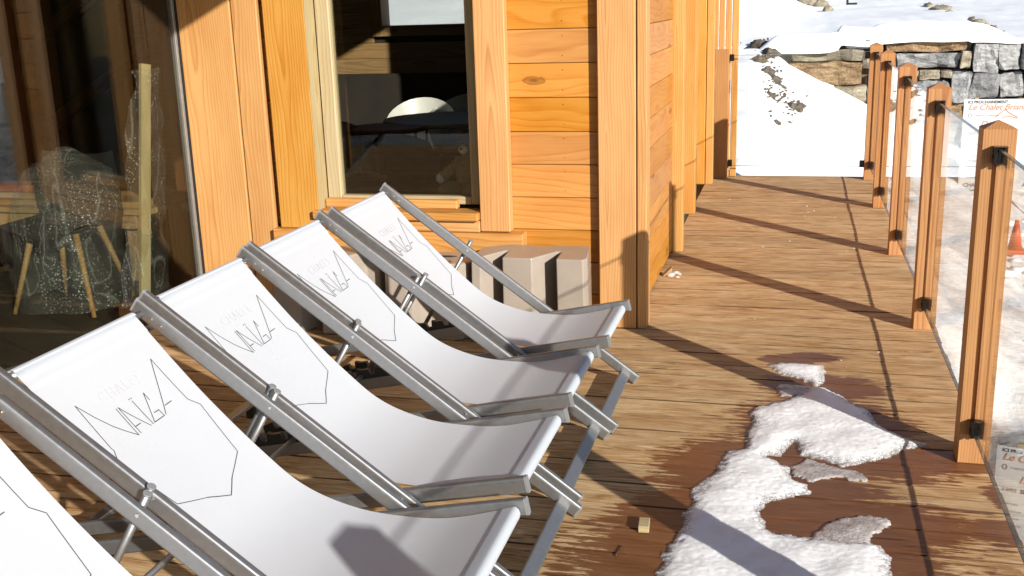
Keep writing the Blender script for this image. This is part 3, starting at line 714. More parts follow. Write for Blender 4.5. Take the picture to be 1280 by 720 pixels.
def text_flat(txt, size, shear=0.0, bold=0.0, align='LEFT', space=1.0):
    cu = bpy.data.curves.new('lettering', 'FONT'); cu.body = txt; cu.size = size; cu.shear = shear; cu.align_x = align; cu.offset = bold
    cu.space_character = space; cu.resolution_u = 3
    ob = bpy.data.objects.new('tmp', cu); C.objects.link(ob); bpy.context.view_layer.update()
    me = bpy.data.meshes.new_from_object(ob.evaluated_get(bpy.context.evaluated_depsgraph_get()))
    vs = [tuple(v.co) for v in me.vertices]; fs = [tuple(p.vertices) for p in me.polygons]
    bpy.data.objects.remove(ob); bpy.data.curves.remove(cu); bpy.data.meshes.remove(me)
    return vs, fs
def lettering_mesh():
    vs, fs = text_flat('CHALET', 0.036, align='CENTER', space=1.28)
    b = MB(); b.add([sling_pt(v[0], 0.183-v[1], 0.0011) for v in vs], fs); return b.mesh('lettering', M['ink_faint'])

AT, AF = Vector((-1.636-CX0, 0, .791)), Vector((-.598-CX0, 0, .022))
BF, BR = Vector((-.622-CX0, 0, .338)), Vector((-1.98-CX0, 0, .070))
PIN = Vector((-1.295-CX0, 0, .538)); NOTCH = Vector((-1.50-CX0, 0, .196))
def make_chair():
    root = empty('deck_chair', (0, 0, 0))
    Y = lambda v, y: (v.x, y, v.z)
    da = (AF-AT).normalized(); db = (BR-BF).normalized(); up_b = Vector((-db.z, 0, db.x)); 
    if up_b.z < 0: up_b = -up_b
    up_a = Vector((-da.z, 0, da.x)); up_a = up_a if up_a.z > 0 else -up_a
    for sg in (-1, 1):
        ya, yb, yt = sg*0.262, sg*0.236, sg*0.2815
        b = MB(); b.bar(Y(AT, ya), Y(AF, ya), 0.021, 0.042, 0.007, (0, 1, 0)); r = b.build('back_rail', M['alu'], root)
        e = MB(); e.bar(Y(AT-da*0.006, ya), Y(AT, ya), 0.0225, 0.0435, 0.007, (0, 1, 0)); e.build('end_cap', M['alu_dark'], r)
        e = MB(); e.bar(Y(AF, ya), Y(AF+da*0.006, ya), 0.0225, 0.0435, 0.007, (0, 1, 0)); e.build('end_cap', M['alu_dark'], r)
        for off in (0.055, 0.085):
            e = MB(); p = AT+da*off - up_a*0.004; e.tube((p.x, ya-sg*0.0106, p.z), (p.x, ya-sg*0.0135, p.z), 0.006, n=10); e.build('screw', M['chrome'], r)
        e = MB(); p = PIN; e.tube((p.x+.012, ya-0.0106, p.z), (p.x+.012, ya-0.0125, p.z), 0.0042, n=10); e.build('screw', M['chrome'], r)
        b = MB(); b.bar(Y(BF, yb), Y(BR, yb), 0.020, 0.044, 0.006, (0, 1, 0)); r = b.build('seat_rail', M['alu'], root)
        e = MB(); e.bar(Y(BF-db*0.007, yb), Y(BF, yb), 0.0215, 0.0455, 0.006, (0, 1, 0)); e.build('end_cap', M['alu_dark'], r)
        # black notched rack on the rear of the seat rail
        e = MB(); L0 = 0.70; prof = [(L0, 0.0), (L0, 0.020)]
        for k in range(4):
            q = L0+0.035+k*0.075
            prof += [(q, 0.034), (q+0.018, 0.040), (q+0.022, 0.014), (q+0.040, 0.012), (q+0.048, 0.034)]
        prof += [(L0+0.345, 0.024), (L0+0.345, 0.0)]
        base = BF + up_b*0.0215
        e.prism([(a, h) for a, h in prof], Y(base, yb-0.009), Y(base, yb+0.009), db, up_b); e.build('notched_rack', M['black_plastic'], r)
        b = MB(); e2 = PIN+(PIN-NOTCH).normalized()*0.038
        b.tube(Y(e2, yt), Y(NOTCH, yt), 0.0085, n=12); st = b.build('strut', M['alu'], root)
        e = MB(); e.tube(Y(e2, yt), Y(e2+(PIN-NOTCH).normalized()*0.004, yt), 0.0098, n=12); e.build('end_cap', M['alu_dark'], st)
        # pivot bolt
        pv = Vector((-.947-CX0, 0, .281)); b = MB(); b.tube((pv.x, sg*0.2455, pv.z), (pv.x, sg*0.278, pv.z), 0.006, n=10); b.build('pivot_bolt', M['chrome'], root)
    b = MB(); b.tube((NOTCH.x, -0.29, NOTCH.z), (NOTCH.x, 0.29, NOTCH.z), 0.0085, n=12); b.build('strut_bar', M['alu'], root)
    xt, zt = curve_pt(S0); b = MB(); b.tube((xt-0.006, -0.252, zt-0.008), (xt-0.006, 0.252, zt-0.008), 0.010, n=12); b.build('top_bar', M['alu'], root)
    xf, zf = curve_pt(SL); b = MB(); b.tube((xf, -0.228, zf-0.016), (xf, 0.228, zf-0.016), 0.0125, n=12); b.build('front_bar', M['alu'], root)
    p = AF-da*0.055; b = MB(); b.bar((p.x, -0.252, p.z-0.014), (p.x, 0.252, p.z-0.014), 0.042, 0.020, 0.005, (da.x, 0, da.z)); b.build('foot_bar', M['alu'], root)
    p = BR-db*0.03; b = MB(); b.bar((p.x, -0.226, p.z-0.004), (p.x, 0.226, p.z-0.004), 0.036, 0.02, 0.005, (1, 0, 0)); b.build('rear_bar', M['alu'], root)
    for sg in (-1, 1):
        b = MB(); b.box(BR.x-0.006, BR.x+0.03, sg*0.236-0.0115, sg*0.236+0.0115, 0.0, BR.z-0.012, 0.003); b.build('foot_pad', M['black_plastic'], root)
    sl = link('sling', sling_mesh(), root); link('logo_outline', logo_mesh(), sl); link('lettering', lettering_mesh(), sl)
    return root
ch = make_chair()
CH = [  # yc, dx, rot, label
    (3.803, 0.000, 0.0, 'white sling deck chair at the end of the row, beside the taupe plastic blocks'),
    (3.212, -0.016, 0.004, 'second white sling deck chair from the taupe plastic blocks and the window'),
    (2.620, -0.004, -0.004, 'third white sling deck chair from the taupe plastic blocks, midway along the row'),
    (2.027, 0.024, 0.003, 'white sling deck chair with the shadow of a pointed railing post on its seat'),
    (1.432, 0.035, -0.003, 'white sling deck chair at the opposite end of the row from the taupe plastic blocks')]
for i, (yc, dx, rz, lab) in enumerate(CH):
    o = ch if i == 0 else copy_tree(ch)
    o.location = (CX0+dx, yc, 0.0); o.rotation_euler = (0, 0, rz)
    tag(o, lab, 'deck chair', 'deck chairs in a row on the terrace')

# ------------------------------------------------------------------ taupe moulded blocks by the wall
def extrude_block(name, outline, z0, z1, bev, label, cut=None):
    bm = bmesh.new(); bot = [bm.verts.new((x, y, z0)) for x, y in outline]; f = bm.faces.new(bot)
    r = bmesh.ops.extrude_face_region(bm, geom=[f]); vs = [g for g in r['geom'] if isinstance(g, bmesh.types.BMVert)]
    cx = sum(x for x, y in outline)/len(outline); cyv = sum(y for x, y in outline)/len(outline)
    for v in vs: v.co.z = z1; v.co.x = cx+(v.co.x-cx)*0.97; v.co.y = cyv+(v.co.y-cyv)*0.96
    bmesh.ops.recalc_face_normals(bm, faces=bm.faces)
    es = [e for e in bm.edges if e.calc_face_angle(0) > 0.4]
    bmesh.ops.bevel(bm, geom=es, offset=bev, segments=3, profile=0.5, affect='EDGES', clamp_overlap=True)
    bmesh.ops.triangulate(bm, faces=[f for f in bm.faces if len(f.verts) > 4])
    me = bpy.data.meshes.new(name); bm.to_mesh(me); bm.free(); me.materials.append(M['taupe'])
    for p in me.polygons: p.use_smooth = False
    ox, oy = cx, cyv
    for v in me.vertices: v.co.x -= ox; v.co.y -= oy
    o = link(name, me, None, (ox, oy, 0)); tag(o, label, 'plastic block', 'moulded plastic blocks along the chalet wall')
    return o
def saw_outline(x0, x1, yf, yb, n):
    w_ = (x1-x0)/n; pts = [(x1, yf+0.0)]
    out = []
    for k in range(n):
        a = x0+k*w_
        out += [(a+0.012, yf+0.155), (a+0.035, yf+0.006)] if False else []
    pts = []
    for k in range(n):
        a = x0+k*w_
        pts += [(a, yf), (a+w_*0.56, yf)]
        if k < n-1: pts += [(a+w_*0.90, yf+0.16), (a+w_*0.985, yf+0.16)]
    pts += [(x1-w_*0.44+w_*0.02, yf)] if False else []
    pts += [(x1-w_*0.44, yb)] if False else []
    return pts
# block with two front faces separated by a deep slanted groove, notch in its back edge
extrude_block('plastic_block', [(-1.415, 4.49), (-1.37, 4.49), (-1.285, 4.64), (-1.272, 4.64), (-1.265, 4.49), (-1.125, 4.49), (-1.035, 4.65), (-1.018, 4.65), (-1.010, 4.49), (-0.885, 4.49), (-0.872, 4.53), (-0.905, 4.775),
              (-1.09, 4.775), (-1.115, 4.745), (-1.145, 4.745), (-1.165, 4.775), (-1.30, 4.775), (-1.415, 4.70)], 0.0, 0.405, 0.012, 'taupe moulded plastic block with slanted grooves beside the corner post')
pts = [(-1.43, 4.745), (-1.435, 4.55)]
for k in range(9):
    a = math.radians(-10 - 160*k/8); pts.append((-1.60+0.115*math.cos(a), 4.50 - 0.0 + 0.14 + 0.115*math.sin(a)*-1.0*-1 + 0.0)) if False else None
pts = [(-1.432, 4.76), (-1.432, 4.55), (-1.47, 4.50), (-1.515, 4.50)]
for k in range(9):
    a = math.radians(0 + 180*k/8); pts.append((-1.625+0.11*math.cos(a), 4.50+0.13*math.sin(a)))
pts += [(-1.735, 4.50), (-1.82, 4.50), (-1.86, 4.55), (-1.86, 4.76)]
bmid = extrude_block('plastic_block', pts[::-1], 0.0, 0.365, 0.014, 'taupe moulded plastic block with a rounded recess and grip slot below the window')
MB().blob((0.06, 0.075, 0.3655), (0.05, 0.016, 0.004), 14, 6).build('slot_shade', M['black_plastic'], bmid)  # flat black blob: the shade inside the slot, painted as colour
extrude_block('plastic_block', [(-2.42, 4.50), (-2.28, 4.50), (-2.20, 4.66), (-2.18, 4.66), (-2.17, 4.50), (-2.03, 4.50), (-1.97, 4.62), (-1.90, 4.62), (-1.885, 4.76), (-2.10, 4.765), (-2.13, 4.735), (-2.16, 4.735), (-2.18, 4.765), (-2.42, 4.765)], 0.0, 0.385, 0.012,
              'taupe moulded plastic block with grooves, farthest from the corner post')

# ------------------------------------------------------------------ melting snow on the deck
def poly_sdf(px, py, poly):
    P = np.array(poly); n = len(P); d = np.full(px.shape, 1e9); inside = np.zeros(px.shape, bool)
    for i in range(n):
        a = P[i]; b = P[(i+1) % n]; e = b-a; wx, wy = px-a[0], py-a[1]
        t = np.clip((wx*e[0]+wy*e[1])/(e@e), 0, 1); d = np.minimum(d, np.hypot(wx-e[0]*t, wy-e[1]*t))
        c = ((a[1] > py) != (b[1] > py)) & (px < (b[0]-a[0])*(py-a[1])/((b[1]-a[1]) if b[1] != a[1] else 1e-12)+a[0]); inside ^= c
    return np.where(inside, d, -d)
def snow_sheet(name, polypx, thick, step, mat, label, seed=0, rough=1.0, zero=0.001, edge=0.038):
    poly = [Z6(a, b) for a, b in polypx]; P = np.array(poly)
    x0, y0 = P.min(0)-0.03; x1, y1 = P.max(0)+0.03
    xs = np.arange(x0, x1, step); ys = np.arange(y0, y1, step); X, Y = np.meshgrid(xs, ys)
    nz = np.zeros_like(X); nf = np.zeros_like(X); ne = np.zeros_like(X)
    for i in range(X.shape[0]):
        for j in range(X.shape[1]):
            p = Vector((X[i, j]+seed, Y[i, j], seed))
            nz[i, j] = mnoise.noise(p*9); nf[i, j] = mnoise.noise(p*48)*0.6+mnoise.noise(p*95)*0.9; ne[i, j] = mnoise.noise(p*15)*0.9+mnoise.noise(p*34)*0.7+mnoise.noise(p*75)*0.5
    D = poly_sdf(X, Y, poly) + ne*0.013*rough
    H = thick*(1-np.exp(-np.maximum(D, 0)/edge))*(0.9+0.3*nz) + nf*0.0016*rough*np.clip(D/0.02, 0, 1)
    H = np.where(D > 0, np.maximum(H, 0.002)+0.002, -0.004)
    keep = D > -step*1.5; idx = -np.ones(X.shape, int); idx[keep] = np.arange(keep.sum())
    cx, cyv = float((x0+x1)/2), float((y0+y1)/2)
    vs = np.stack([X[keep]-cx, Y[keep]-cyv, H[keep]+zero], -1)
    a, b_, c, d = idx[:-1, :-1], idx[:-1, 1:], idx[1:, 1:], idx[1:, :-1]
    ok = (a >= 0) & (b_ >= 0) & (c >= 0) & (d >= 0)
    fs = np.stack([a[ok], b_[ok], c[ok], d[ok]], -1)
    b = MB(); b.add(vs.tolist(), fs.tolist(), True)
    me = b.mesh(name, M[mat]); at_ = me.attributes.new('thick', 'FLOAT', 'POINT'); at_.data.foreach_set('value', np.maximum(H[keep], 0).astype(np.float32))
    return tag(link(name, me, None, (cx, cyv, 0)), label, 'snow')
MAIN = [(60, 800), (90, 720), (105, 690), (120, 640), (160, 585), (185, 530), (190, 490), (220, 455), (265, 420), (290, 370), (340, 365), (345, 330), (365, 290), (350, 260), (380, 245), (430, 235), (500, 212), (520, 190), (560, 192), (598, 208), (640, 235), (680, 255), (700, 285), (740, 310), (790, 335), (845, 352), (800, 362), (740, 385), (680, 400), (610, 415), (560, 395), (500, 380), (480, 345), (440, 380), (400, 385), (430, 400), (465, 420), (470, 450), (510, 465), (525, 490), (470, 500), (410, 510), (380, 540), (385, 570), (420, 600), (480, 612), (560, 620), (640, 628), (720, 635), (745, 670), (752, 720), (760, 800)]
snow_sheet('snow_patch', MAIN, 0.018, 0.006, 'snow_patch', 'large ragged patch of melting snow lying on the deck planks', 1)
snow_sheet('snow_patch', [(410, 130), (440, 122), (500, 125), (560, 130), (567, 150), (560, 175), (540, 190), (520, 176), (480, 162), (430, 150)], 0.016, 0.007, 'snow_patch', 'small isolated lump of melting snow just beyond the large patch', 3, 0.7)
snow_sheet('ice_patch', [(425, 190), (440, 183), (520, 188), (545, 200), (500, 213), (440, 215)], 0.008, 0.007, 'ice', 'small grey sliver of ice in the railing post shadow', 5, 0.5)
snow_sheet('ice_patch', [(570, 575), (620, 562), (690, 552), (745, 562), (748, 575), (700, 605), (690, 628), (640, 640), (570, 630), (525, 614)], 0.009, 0.007, 'ice', 'thin tongue of grey ice beside the wide end of the snow patch', 7, 0.6, 0.0015)
snow_sheet('slush_patch', [(475, 415), (520, 395), (600, 420), (660, 432), (682, 452), (600, 446), (520, 455), (480, 440)], 0.004, 0.006, 'ice', 'thin grainy slush filling the notch of the snow patch', 9, 1.2)
cr = MB()
for k in range(20):
    x = random.uniform(-0.55, 0.5); yv = random.choice((random.uniform(4.0, 8.8), random.uniform(6.0, 8.5))); r = random.uniform(0.002, 0.0055)
    cr.blob((x, yv, r*0.5), (r*1.4, r, r*0.7), 6, 4, 0.3, k)
for k in range(9):
    r = random.uniform(0.008, 0.016); cr.blob((-0.66+random.uniform(0, .05), 5.85+random.uniform(-.06, .06), r*0.6), (r*1.3, r, r*0.8), 6, 4, 0.4, k)
tag(cr.build('snow_crumbs', M['snow_patch']), 'scattered crumbs of snow on the passage planks', 'snow', None, 'stuff')
p = P0(805, 661)
o = MB().box(-0.016, 0.016, -0.030, 0.030, 0.0015, 0.022, 0.002).build('wood_offcut', M['pale_wood'], None, (p[0], p[1], 0)); o.rotation_euler = (0, 0, 0.08)
tag(o, 'small pale wood offcut lying on the deck near the deck chairs', 'wood')
p = P0(773, 690)
o = MB().tube((-0.003, -0.030, 0.004), (0.003, 0.032, 0.004), 0.0024, 0.0016, 6).build('twig', M['dark_wood'], None, (p[0], p[1], 0)); tag(o, 'thin dark twig on the deck beside the wood offcut', 'twig')
p = P0(829, 346)
o = MB().prism([(0, 0), (0.05, 0.012), (0.055, 0.05), (0.0, 0.004)], (0, 0, 0), (0, 0.03, 0), (1, 0, 0), (0, 0, 1)).build('wood_splinter', M['inner_wood'], None, (p[0], p[1], 0.001)); o.rotation_euler = (0, 0, 0.5)
tag(o, 'curled brown wood splinter at the foot of the side wall', 'wood')

# ------------------------------------------------------------------ stone retaining wall and snow on it
YW = 16.0
swall = empty('stone_wall', (1.5, YW, 0)); tag(swall, 'dry stone retaining wall of grey and rusty blocks under a snow cap', 'wall')
def stone_obj(x0, x1, z0, z1, mat, seed, depth=0.55, yf=YW, parent=swall, jit=1.0):
    bm = bmesh.new(); bmesh.ops.create_cube(bm, size=1); bmesh.ops.subdivide_edges(bm, edges=list(bm.edges), cuts=5, use_grid_fill=True)
    W, H = x1-x0, z1-z0; cx, cz = (x0+x1)/2, (z0+z1)/2
    for v in bm.verts:
        q = v.co.copy(); n = q.normalized()
        e = max(abs(q.x), abs(q.z)); 
        p = Vector((q.x*W, q.y*depth, q.z*H))
        rr = 0.045*min(W, H)
        k = sum(1 for c in q if abs(c) > 0.49)
        if k >= 2: p -= Vector([math.copysign(rr, c) if abs(c) > 0.49 else 0 for c in q])*(0.7 if k == 2 else 1.0)
        nn = Vector((mnoise.noise(p*3.2+Vector((seed*1.7, 0, 0))), mnoise.noise(p*3.2+Vector((0, seed*2.3, 0))), mnoise.noise(p*3.2+Vector((0, 0, seed*1.3)))))
        fi = mnoise.noise(p*11+Vector((seed, seed*1.9, 0)))
        p += Vector((nn.x*0.16*min(W, 0.5), nn.y*0.11*jit+fi*0.035, nn.z*0.17*min(H, .4)+fi*0.012))
        v.co = p
    me = bpy.data.meshes.new('stone'); bm.to_mesh(me); bm.free(); me.materials.append(M[mat])
    o = link('stone', me, parent)
    o.location = Vector((cx, yf+depth/2, cz)) - (parent.location if parent else Vector((0, 0, 0)))
    return o
ST = [(990, 62, 1078, 77, 'stone_buff'), (982, 77, 1077, 106, 'stone_brown'), (1025, 107, 1085, 128, 'stone_buff'), (1059, 49, 1089, 61, 'stone_grey'), (1091, 50, 1104, 64, 'stone_grey'), (1105, 48, 1211, 65, 'stone_brown'),
      (1080, 66, 1119, 88, 'stone_buff'), (1120, 65.5, 1199, 86, 'stone_grey'), (1201, 63, 1215, 85, 'stone_buff'), (1216, 53, 1247, 89, 'stone_grey'), (1247.5, 52, 1279, 87, 'stone_grey'), (1280, 53, 1320, 88, 'stone_grey'), (1321, 50, 1380, 88, 'stone_buff'),
      (1100, 89, 1148, 108, 'stone_buff'), (1150, 88, 1174, 100, 'stone_buff'), (1175, 88, 1189, 97, 'stone_buff'), (1190, 90, 1213, 127, 'stone_grey'), (1213.5, 91, 1248, 122, 'stone_grey'), (1248.5, 90, 1282, 122, 'stone_grey'), (1283, 90, 1340, 124, 'stone_grey'),
      (1086, 109, 1145, 135, 'stone_grey'), (1146, 101, 1188, 128, 'stone_grey')]
for i, (a, b, c, d, mt) in enumerate(ST):
    p = at((a+c)/2, (b+d)/2, 1, YW); p0 = at(a, (b+d)/2, 1, YW).x; p1 = at(c, (b+d)/2, 1, YW).x
    zt = at((a+c)/2, b, 1, YW).z; zb = at((a+c)/2, d, 1, YW).z
    stone_obj(p0+0.002, p1-0.002, zb+0.002, zt-0.001, mt, i+1, yf=YW+random.uniform(-.05, .06))
sd_ = 40; zt = 0.02
row = 0
while zt > -1.9:
    h = random.uniform(0.26, 0.40); x = 0.55-0.06*row + (0.4 if row == 0 else 0)
    while x < 7.2:
        wd = random.uniform(0.35, 0.95)
        stone_obj(x+0.012, x+wd-0.012, zt-h+0.012, zt-0.01, random.choice(('stone_grey', 'stone_grey', 'stone_buff', 'stone_brown')), sd_, yf=YW+random.uniform(-.05, .06)); sd_ += 1
        x += wd
    zt -= h; row += 1
for zt, h in ((0.82, 0.42), (0.40, 0.37)):
    x = 4.0
    while x < 7.2:
        wd = random.uniform(0.5, 1.0); stone_obj(x+0.012, x+wd-0.012, zt-h+0.012, zt-0.01, random.choice(('stone_grey', 'stone_buff', 'stone_brown')), sd_); sd_ += 1; x += wd
MB().box(0.3, 7.4, YW+0.30, YW+0.62, -2.2, 0.62).build('wall_core', M['stone_dirt'], swall, -Vector(swall.location))

def snow_cap():
    nx, ny = 90, 34; vs = []
    xa, xb = -0.75, 3.15
    for j in range(ny+1):
        for i in range(nx+1):
            x = xa+(xb-xa)*i/nx; u = (x-xa)/(xb-xa); v = j/ny
            front = YW-0.05-0.05*mnoise.noise(Vector((x*2.2, 1, 0)))+0.32*max(0, (x-2.35))**2 + (0.55*(0.15-x)**2 if x < 0.15 else 0)*0
            lipz = 0.83 + 0.05*mnoise.noise(Vector((x*1.6, 4, 0))) + (0.02 if 1.0 < x < 2.2 else 0.0) - (0.10 if x < 0.55 else 0)*sstep(0.75, 0.35, x)
            th = (0.27+0.06*mnoise.noise(Vector((x*0.9, 9, 0))))*float(sstep(0, 0.12, u))*float(sstep(1.0, 0.75, u))
            depth = 2.2
            if v < 0.35:
                a = v/0.35*math.pi/2; yv = front + (0.16)*(1-math.cos(a))*1.0 + 0.0; zz = lipz-0.03 + th*math.sin(a)
            else:
                q = (v-0.35)/0.65; yv = front+0.16+depth*q; zz = lipz-0.03+th+ (terrain_z(np.array(x), np.array(max(16.4, yv)))-0.05-(lipz-0.03+th))*float(q**1.6)
            vs.append((x-1.5, yv-YW, float(zz)))
    n = nx+1; fs = [(j*n+i, j*n+i+1, (j+1)*n+i+1, (j+1)*n+i) for j in range(ny) for i in range(nx)]
    b = MB(); b.add(vs, fs, True); o = b.build('snow_drift', M['snow_clean'], None, (1.5, YW, 0)); tag(o, 'thick smooth pillow of snow lying on the stone wall', 'snow'); return o
snow_cap()

# loose rocks, clods and border stones
def rock(name, loc, r, mat, label, cat, group, seed, jit=0.5):
    b = MB(); b.blob((0, 0, r[2]*0.35), r, 14, 9, jit, seed); o = b.build(name, M[mat], None, loc); tag(o, label, cat, group); o.rotation_euler = (0, 0, seed); return o
def bank_hit(px, py):
    """where the line of sight meets the snow surface"""
    d = FWD + RGT*((px-640)/F_PX) - UPV*((py-360)/F_PX); t = 9.0
    while t < 200:
        p = CAM+d*t
        if p.z < gz(p.x, p.y)+0.02: return p
        t += 0.02 if t < 30 else 0.1
    return CAM+d*40
def clod(loc, r, mat, label, cat, group, seed, jit):
    b = MB(); n1, n2 = 26, 7; vs = []; fs = []
    for j in range(n2+1):
        for i in range(n1):
            a = 2*math.pi*i/n1; q = j/n2; d = Vector((math.cos(a), math.sin(a), 0))
            k = 0.8+0.55*mnoise.noise(d*1.6+Vector((seed*2.3, 0, 1)))+0.35*mnoise.noise(d*4.5+Vector((0, seed*1.7, 2)))
            R_ = r*1.15*k*q; x, y = R_*d.x*1.05, R_*d.y*1.6
            h = r*0.42*(1-q**1.5)*(1+0.9*mnoise.noise(Vector((x*16, y*16, seed)))) - 0.03*q
            vs.append((x, y, h + 0.174*y))
    for j in range(n2):
        for i in range(n1): fs.append((j*n1+i, (j+1)*n1+i, (j+1)*n1+(i+1) % n1, j*n1+(i+1) % n1))
    b.add(vs, fs, True); return tag(b.build('dirt_clod', M[mat], None, loc), label, cat, group)
crumb = MB()
for k in range(150):
    a, b = random.choice(((955, 66), (960, 92), (966, 122), (990, 136))); a += random.gauss(0, 9); b += random.gauss(0, 9)
    d = FWD + RGT*((a-640)/F_PX) - UPV*((b-360)/F_PX); t = 9.3
    while t < 24 and (CAM+d*t).z > gz((CAM+d*t).x, (CAM+d*t).y): t += 0.05
    q = CAM+d*t; r = random.uniform(0.006, 0.02); crumb.blob((q.x, q.y, gz(q.x, q.y)+0.04), (r*1.3, r, r), 5, 4, 0.6, k)
tag(crumb.build('earth_crumbs', M['stone_dirt']), 'earth crumbs scattered over the snow bank', 'earth', None, 'stuff')
for i, (a, b, r) in enumerate([(950, 57, .19), (962, 66, .15), (947, 74, .12), (958, 90, .15), (966, 99, .13), (975, 108, .09), (962, 118, .09), (967, 125, .07), (991, 133, .13), (999, 131, .09), (987, 140, .07), (969, 137, .045), (986, 153, .045), (970, 151, .05)]):
    p = bank_hit(a, b); clod((p.x, p.y, p.z), r, 'stone_dirt', 'brown earth clod sticking out of the snow bank beyond the deck end', 'clod', 'earth clods on the snow bank', i+1, 1.1)
p = at(1035, 57, 1, YW+0.1); rock('boulder', (p.x, p.y, p.z-0.04), (0.085, 0.08, 0.075), 'stone_buff', 'single round stone perched on the left end of the stone wall', 'stone', None, 51, 0.25)
for i, (a, b, r) in enumerate([(1004, 4, .9), (1014, 7, 1.0), (1026, 9, .9), (1034, 13, .6)]):
    p = bank_hit(a, b); s_ = (p-CAM).length/60; rock('boulder', (p.x, p.y, p.z-0.1*s_), (r*s_*0.45, r*s_*0.4, r*s_*0.4), 'stone_buff', 'pale boulder in the heap on the snowy slope above the wall', 'stone', 'boulders on the slope above the wall', 20+i, 0.6)
for i, (a, b, r) in enumerate([(1160, 8, .8), (1175, 12, .9), (1186, 15, .5), (1215, 25, .75), (1224, 27, .7), (1233, 31, .55), (1240, 35, .8), (1248, 41, .7), (1254, 44, .5)]):
    p = bank_hit(a, b); s_ = (p-CAM).length/40; rock('border_stone', (p.x, p.y, p.z-0.03), (r*s_*0.36, r*s_*0.2, r*s_*0.15), 'stone_buff', 'flat stone edging the snowy road above the stone wall', 'stone', 'stones edging the snowy road', 30+i, 0.5)
# bench-like frame half buried on the slope
p = bank_hit(1060, 6); s_ = (p-CAM).length/1335
fr = MB(); fr.box(-2*s_, 2*s_*0.2, -0.05, 0.05, -0.2, 9*s_); fr.box(-2*s_, 10*s_, -0.045, 0.045, 0.0, 2.2*s_)
tag(fr.build('wooden_stake', M['steel_leg'], None, tuple(p)), 'dark angled stake sticking out of the snow near the boulder heap', 'stake')
# bright trodden road: shallow ruts
def road():
    L = [(1170, 2), (1195, 8), (1225, 18), (1255, 30), (1290, 44), (1330, 58)]
    pts = [bank_hit(a, b) for a, b in L]; b = MB()
    for off in (0.0, 0.9, 1.5):
        vs = []
        for i, q in enumerate(pts):
            d = (pts[min(i+1, len(pts)-1)]-pts[max(i-1, 0)]); d.z = 0; d.normalize(); nn = Vector((d.y, -d.x, 0))
            if nn.x < 0: nn = -nn
            for e in (0, 0.28):
                c = q+nn*(off+0.8+e); vs.append((c.x, c.y, gz(c.x, c.y)+0.10))
        b.add(vs, [(2*i, 2*i+1, 2*i+3, 2*i+2) for i in range(len(pts)-1)], True)
    return b

# ------------------------------------------------------------------ banners beyond the railing
def banner(name, W, H, lines, loc, rotz, label, legs):
    b = MB().box(0, W, 0, 0.006, 0, H, 0.0); o = b.build(name, M['banner'], None, loc); o.rotation_euler = (0, 0, rotz); tag(o, label, 'banner')
    for txt, x, z, size, shear, bold, mat in lines:
        vs, fs = text_flat(txt, size, shear, bold); t = MB(); t.add([(v[0]+x, -0.0025, v[1]+z) for v in vs], fs); t.build('lettering', M[mat], o)
    # mountain outline between the small logos
    t = MB(); pl = [(0.33, .80), (0.39, .86), (0.43, .885), (0.46, .855), (0.50, .83), (0.56, .80)]; sc = H
    for (xa, za), (xb, zb) in list(zip(pl[:-1], pl[1:])) + [((0.40, .80), (0.47, .815)), ((0.47, .815), (0.55, .79))]:
        t.bar((xa*sc, -0.003, za*sc), (xb*sc, -0.003, zb*sc), 0.001, 0.009*sc, 0.0004, (0, 1, 0))
    t.build('mountain_emblem', M['ink_orange'], o)
    t = MB()
    for k in range(10):
        a0, a1 = k*math.pi/5, (k+1)*math.pi/5
        t.bar((0.07*sc+0.016*sc*math.cos(a0), -0.003, 0.825*sc+0.022*sc*math.sin(a0)), (0.07*sc+0.016*sc*math.cos(a1), -0.003, 0.825*sc+0.022*sc*math.sin(a1)), 0.001, 0.006*sc, 0.0004, (0, 1, 0))
    t.build('round_emblem', M['ink_grey'], o)
    t = MB(); 
    for xa, xb, za, zb in ((0.66, 0.90, 0.86, 0.866), (0.66, 0.90, 0.80, 0.806), (0.66, 0.666, 0.806, 0.86), (0.894, 0.90, 0.806, 0.86)): t.box(xa*sc, xb*sc, -0.003, -0.001, za*sc, zb*sc)
    t.build('logo_box', M['ink_grey'], o)
    for lx in legs:
        MB().box(lx, lx+0.045, 0.008, 0.05, -1.2, H+0.02, 0.003).build('support_post', M['pale_wood'], o)
    return o
def banner_lines(S):
    Ls = [('ICI PROCHAINEMENT', .04, .955, .042, 0, .001, 'ink_line'), ('Le Chalet Briançonnais', .045, .885, .088, .35, .0009, 'ink_orange'),
          ('CHALETS ET MAISONS', .11, .815, .026, 0, 0, 'ink_grey'), ('bernard', .685, .82, .038, 0, 0, 'ink_grey'),
          ('Dix', .18, .70, .095, .35, .0006, 'ink_orange'), ('Maisons', .66, .70, .095, .35, .0006, 'ink_orange'),
          ('23/03', .06, .615, .05, 0, .001, 'ink_grey'), ('BRIANÇON', .20, .615, .05, 0, .001, 'ink_line'), ('1', .70, .615, .05, 0, .001, 'ink_line'),
          ('CHAN', .05, .035, .06, 0, .0014, 'ink_line'), ('AU PL', .66, .035, .06, 0, .0014, 'ink_line')]
    for k in range(7):
        Ls.append((('Terrasse', 'Charpente', 'Zinguerie', 'Menuiserie', 'Electricite', 'Carrelage', 'Peinture')[k], .08, .50-.062*k, .033, 0, 0, 'ink_grey'))
        Ls.append((('A ZA', 'NOIX', 'CLOS', 'TEL', 'CANCEL', 'LOT', 'CAN')[k], .72, .50-.062*k, .036, 0, .001, 'ink_line'))
    return [(t, x*S, z*S, sz*S, sh, bo*S, mt) for t, x, z, sz, sh, bo, mt in Ls]
p = at(1197, 237, 1, 14.0)
banner('site_banner', 1.35, 1.10, banner_lines(1.10), tuple(p), 0.03, 'white printed site banner standing in front of the stone wall', (0.12, 1.15))
Yb = 6.3; p = at(1247, 556, 1, Yb); H2 = 0.72
